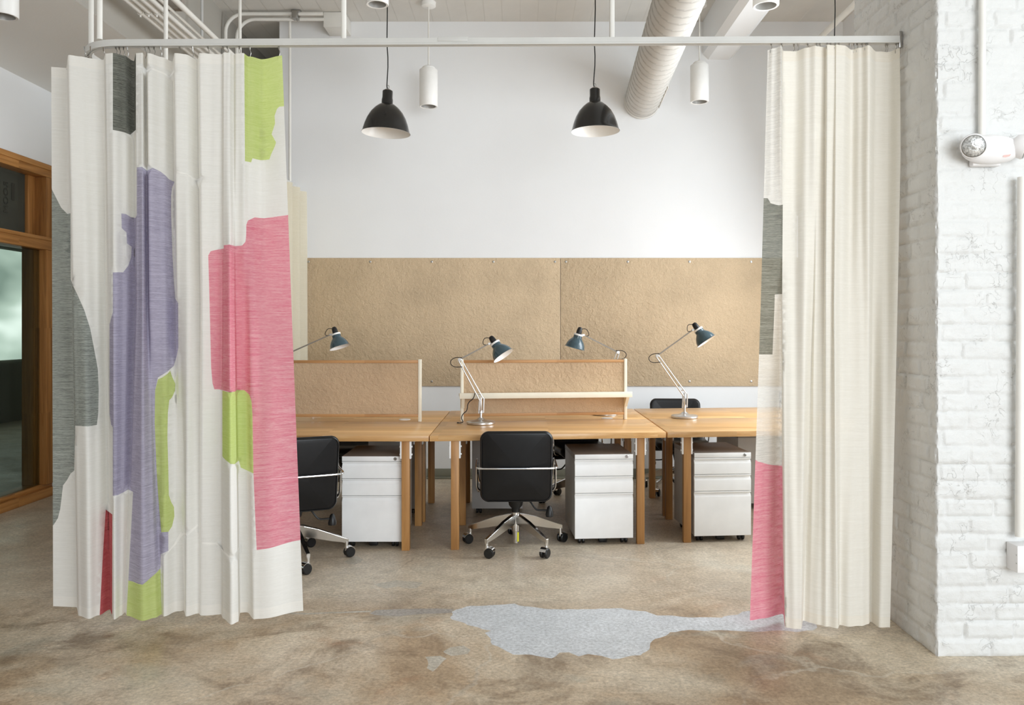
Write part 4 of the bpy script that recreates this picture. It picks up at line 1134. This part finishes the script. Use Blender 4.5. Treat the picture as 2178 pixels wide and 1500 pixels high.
for (x, z) in ((.030, -.040), (.032, -.033), (.055, -.030), (.066, -.028), (.062, -.036), (.045, -.041)):
    q = max(0.0, 1 - (x / .118) ** 2) ** .5; cz = .062 * q ** .7; b = math.asin(max(-1, min(1, z / cz)))
    pp.append(Vector((x, -.052 - .050 * q ** .75 * math.cos(b) - .0012, z)))
mb.bm.faces.new([mb.bm.verts.new(p) for p in pp]); mb.build('sticker', M['sticker'], body)
xe = (2174 - CX) / F * 3.45
conduit([(xe + .006, 3.46, 2.07), (xe, 3.468, .53)], .018, 'grey white conduit at the far edge of the brick pier')
mb = MB(); mb.box(xe - .035, xe + .065, 3.425, 3.505, .385, .50, .004); ob = tag(mb.build('outlet_box', M['plastic_white']), 'white outlet box below the conduit at the far edge of the pier', 'outlet box')
mb = MB(); 
for z in (.425, .46): mb.cyl((xe - .036, 3.432, z), (xe - .034, 3.432, z), .003, 8)
mb.build('screw', M['steel'], ob)

# ------------------------------------------------------------------ light
w = bpy.data.worlds.new('daylight'); SC.world = w; w.use_nodes = True
bg = w.node_tree.nodes['Background']; bg.inputs[0].default_value = (.86, .94, 1.0, 1); bg.inputs[1].default_value = .95
def area(name, loc, rot, sx, sy, power, col=(1, 1, 1)):
    l = bpy.data.lights.new(name, 'AREA'); l.shape = 'RECTANGLE'; l.size = sx; l.size_y = sy; l.energy = power; l.color = col
    o = bpy.data.objects.new(name, l); COL.objects.link(o); o.location = loc; o.rotation_euler = rot; return o
area('window_daylight', (3.0, 5.65, 2.1), (0, math.radians(74), math.radians(12)), 2.4, 1.8, 134, (.89, .95, 1.0))
area('front_daylight', (2.9, -2.4, 1.95), (math.radians(87), 0, math.radians(13)), 4.0, 2.6, 285, (.90, .955, 1.0))

# ------------------------------------------------------------------ camera
cam = bpy.data.cameras.new('camera'); co = bpy.data.objects.new('camera', cam); COL.objects.link(co)
co.location = (0, 0, EYE); co.rotation_euler = (PI / 2, 0, 0)
cam.sensor_fit = 'HORIZONTAL'; cam.sensor_width = 36; cam.lens = 36 * F / 2178
cam.shift_x = (1089 - CX) / 2178; cam.shift_y = (CY - 750) / 2178
cam.clip_start = .05
SC.camera = co
SC.view_settings.view_transform = 'Standard'; SC.view_settings.look = 'None'; SC.view_settings.exposure = 0.0; SC.view_settings.gamma = 1.0
SC.cycles.max_bounces = 10; SC.cycles.diffuse_bounces = 6; SC.cycles.transparent_max_bounces = 16
SC.cycles.use_denoising = True; SC.cycles.sample_clamp_indirect = 6
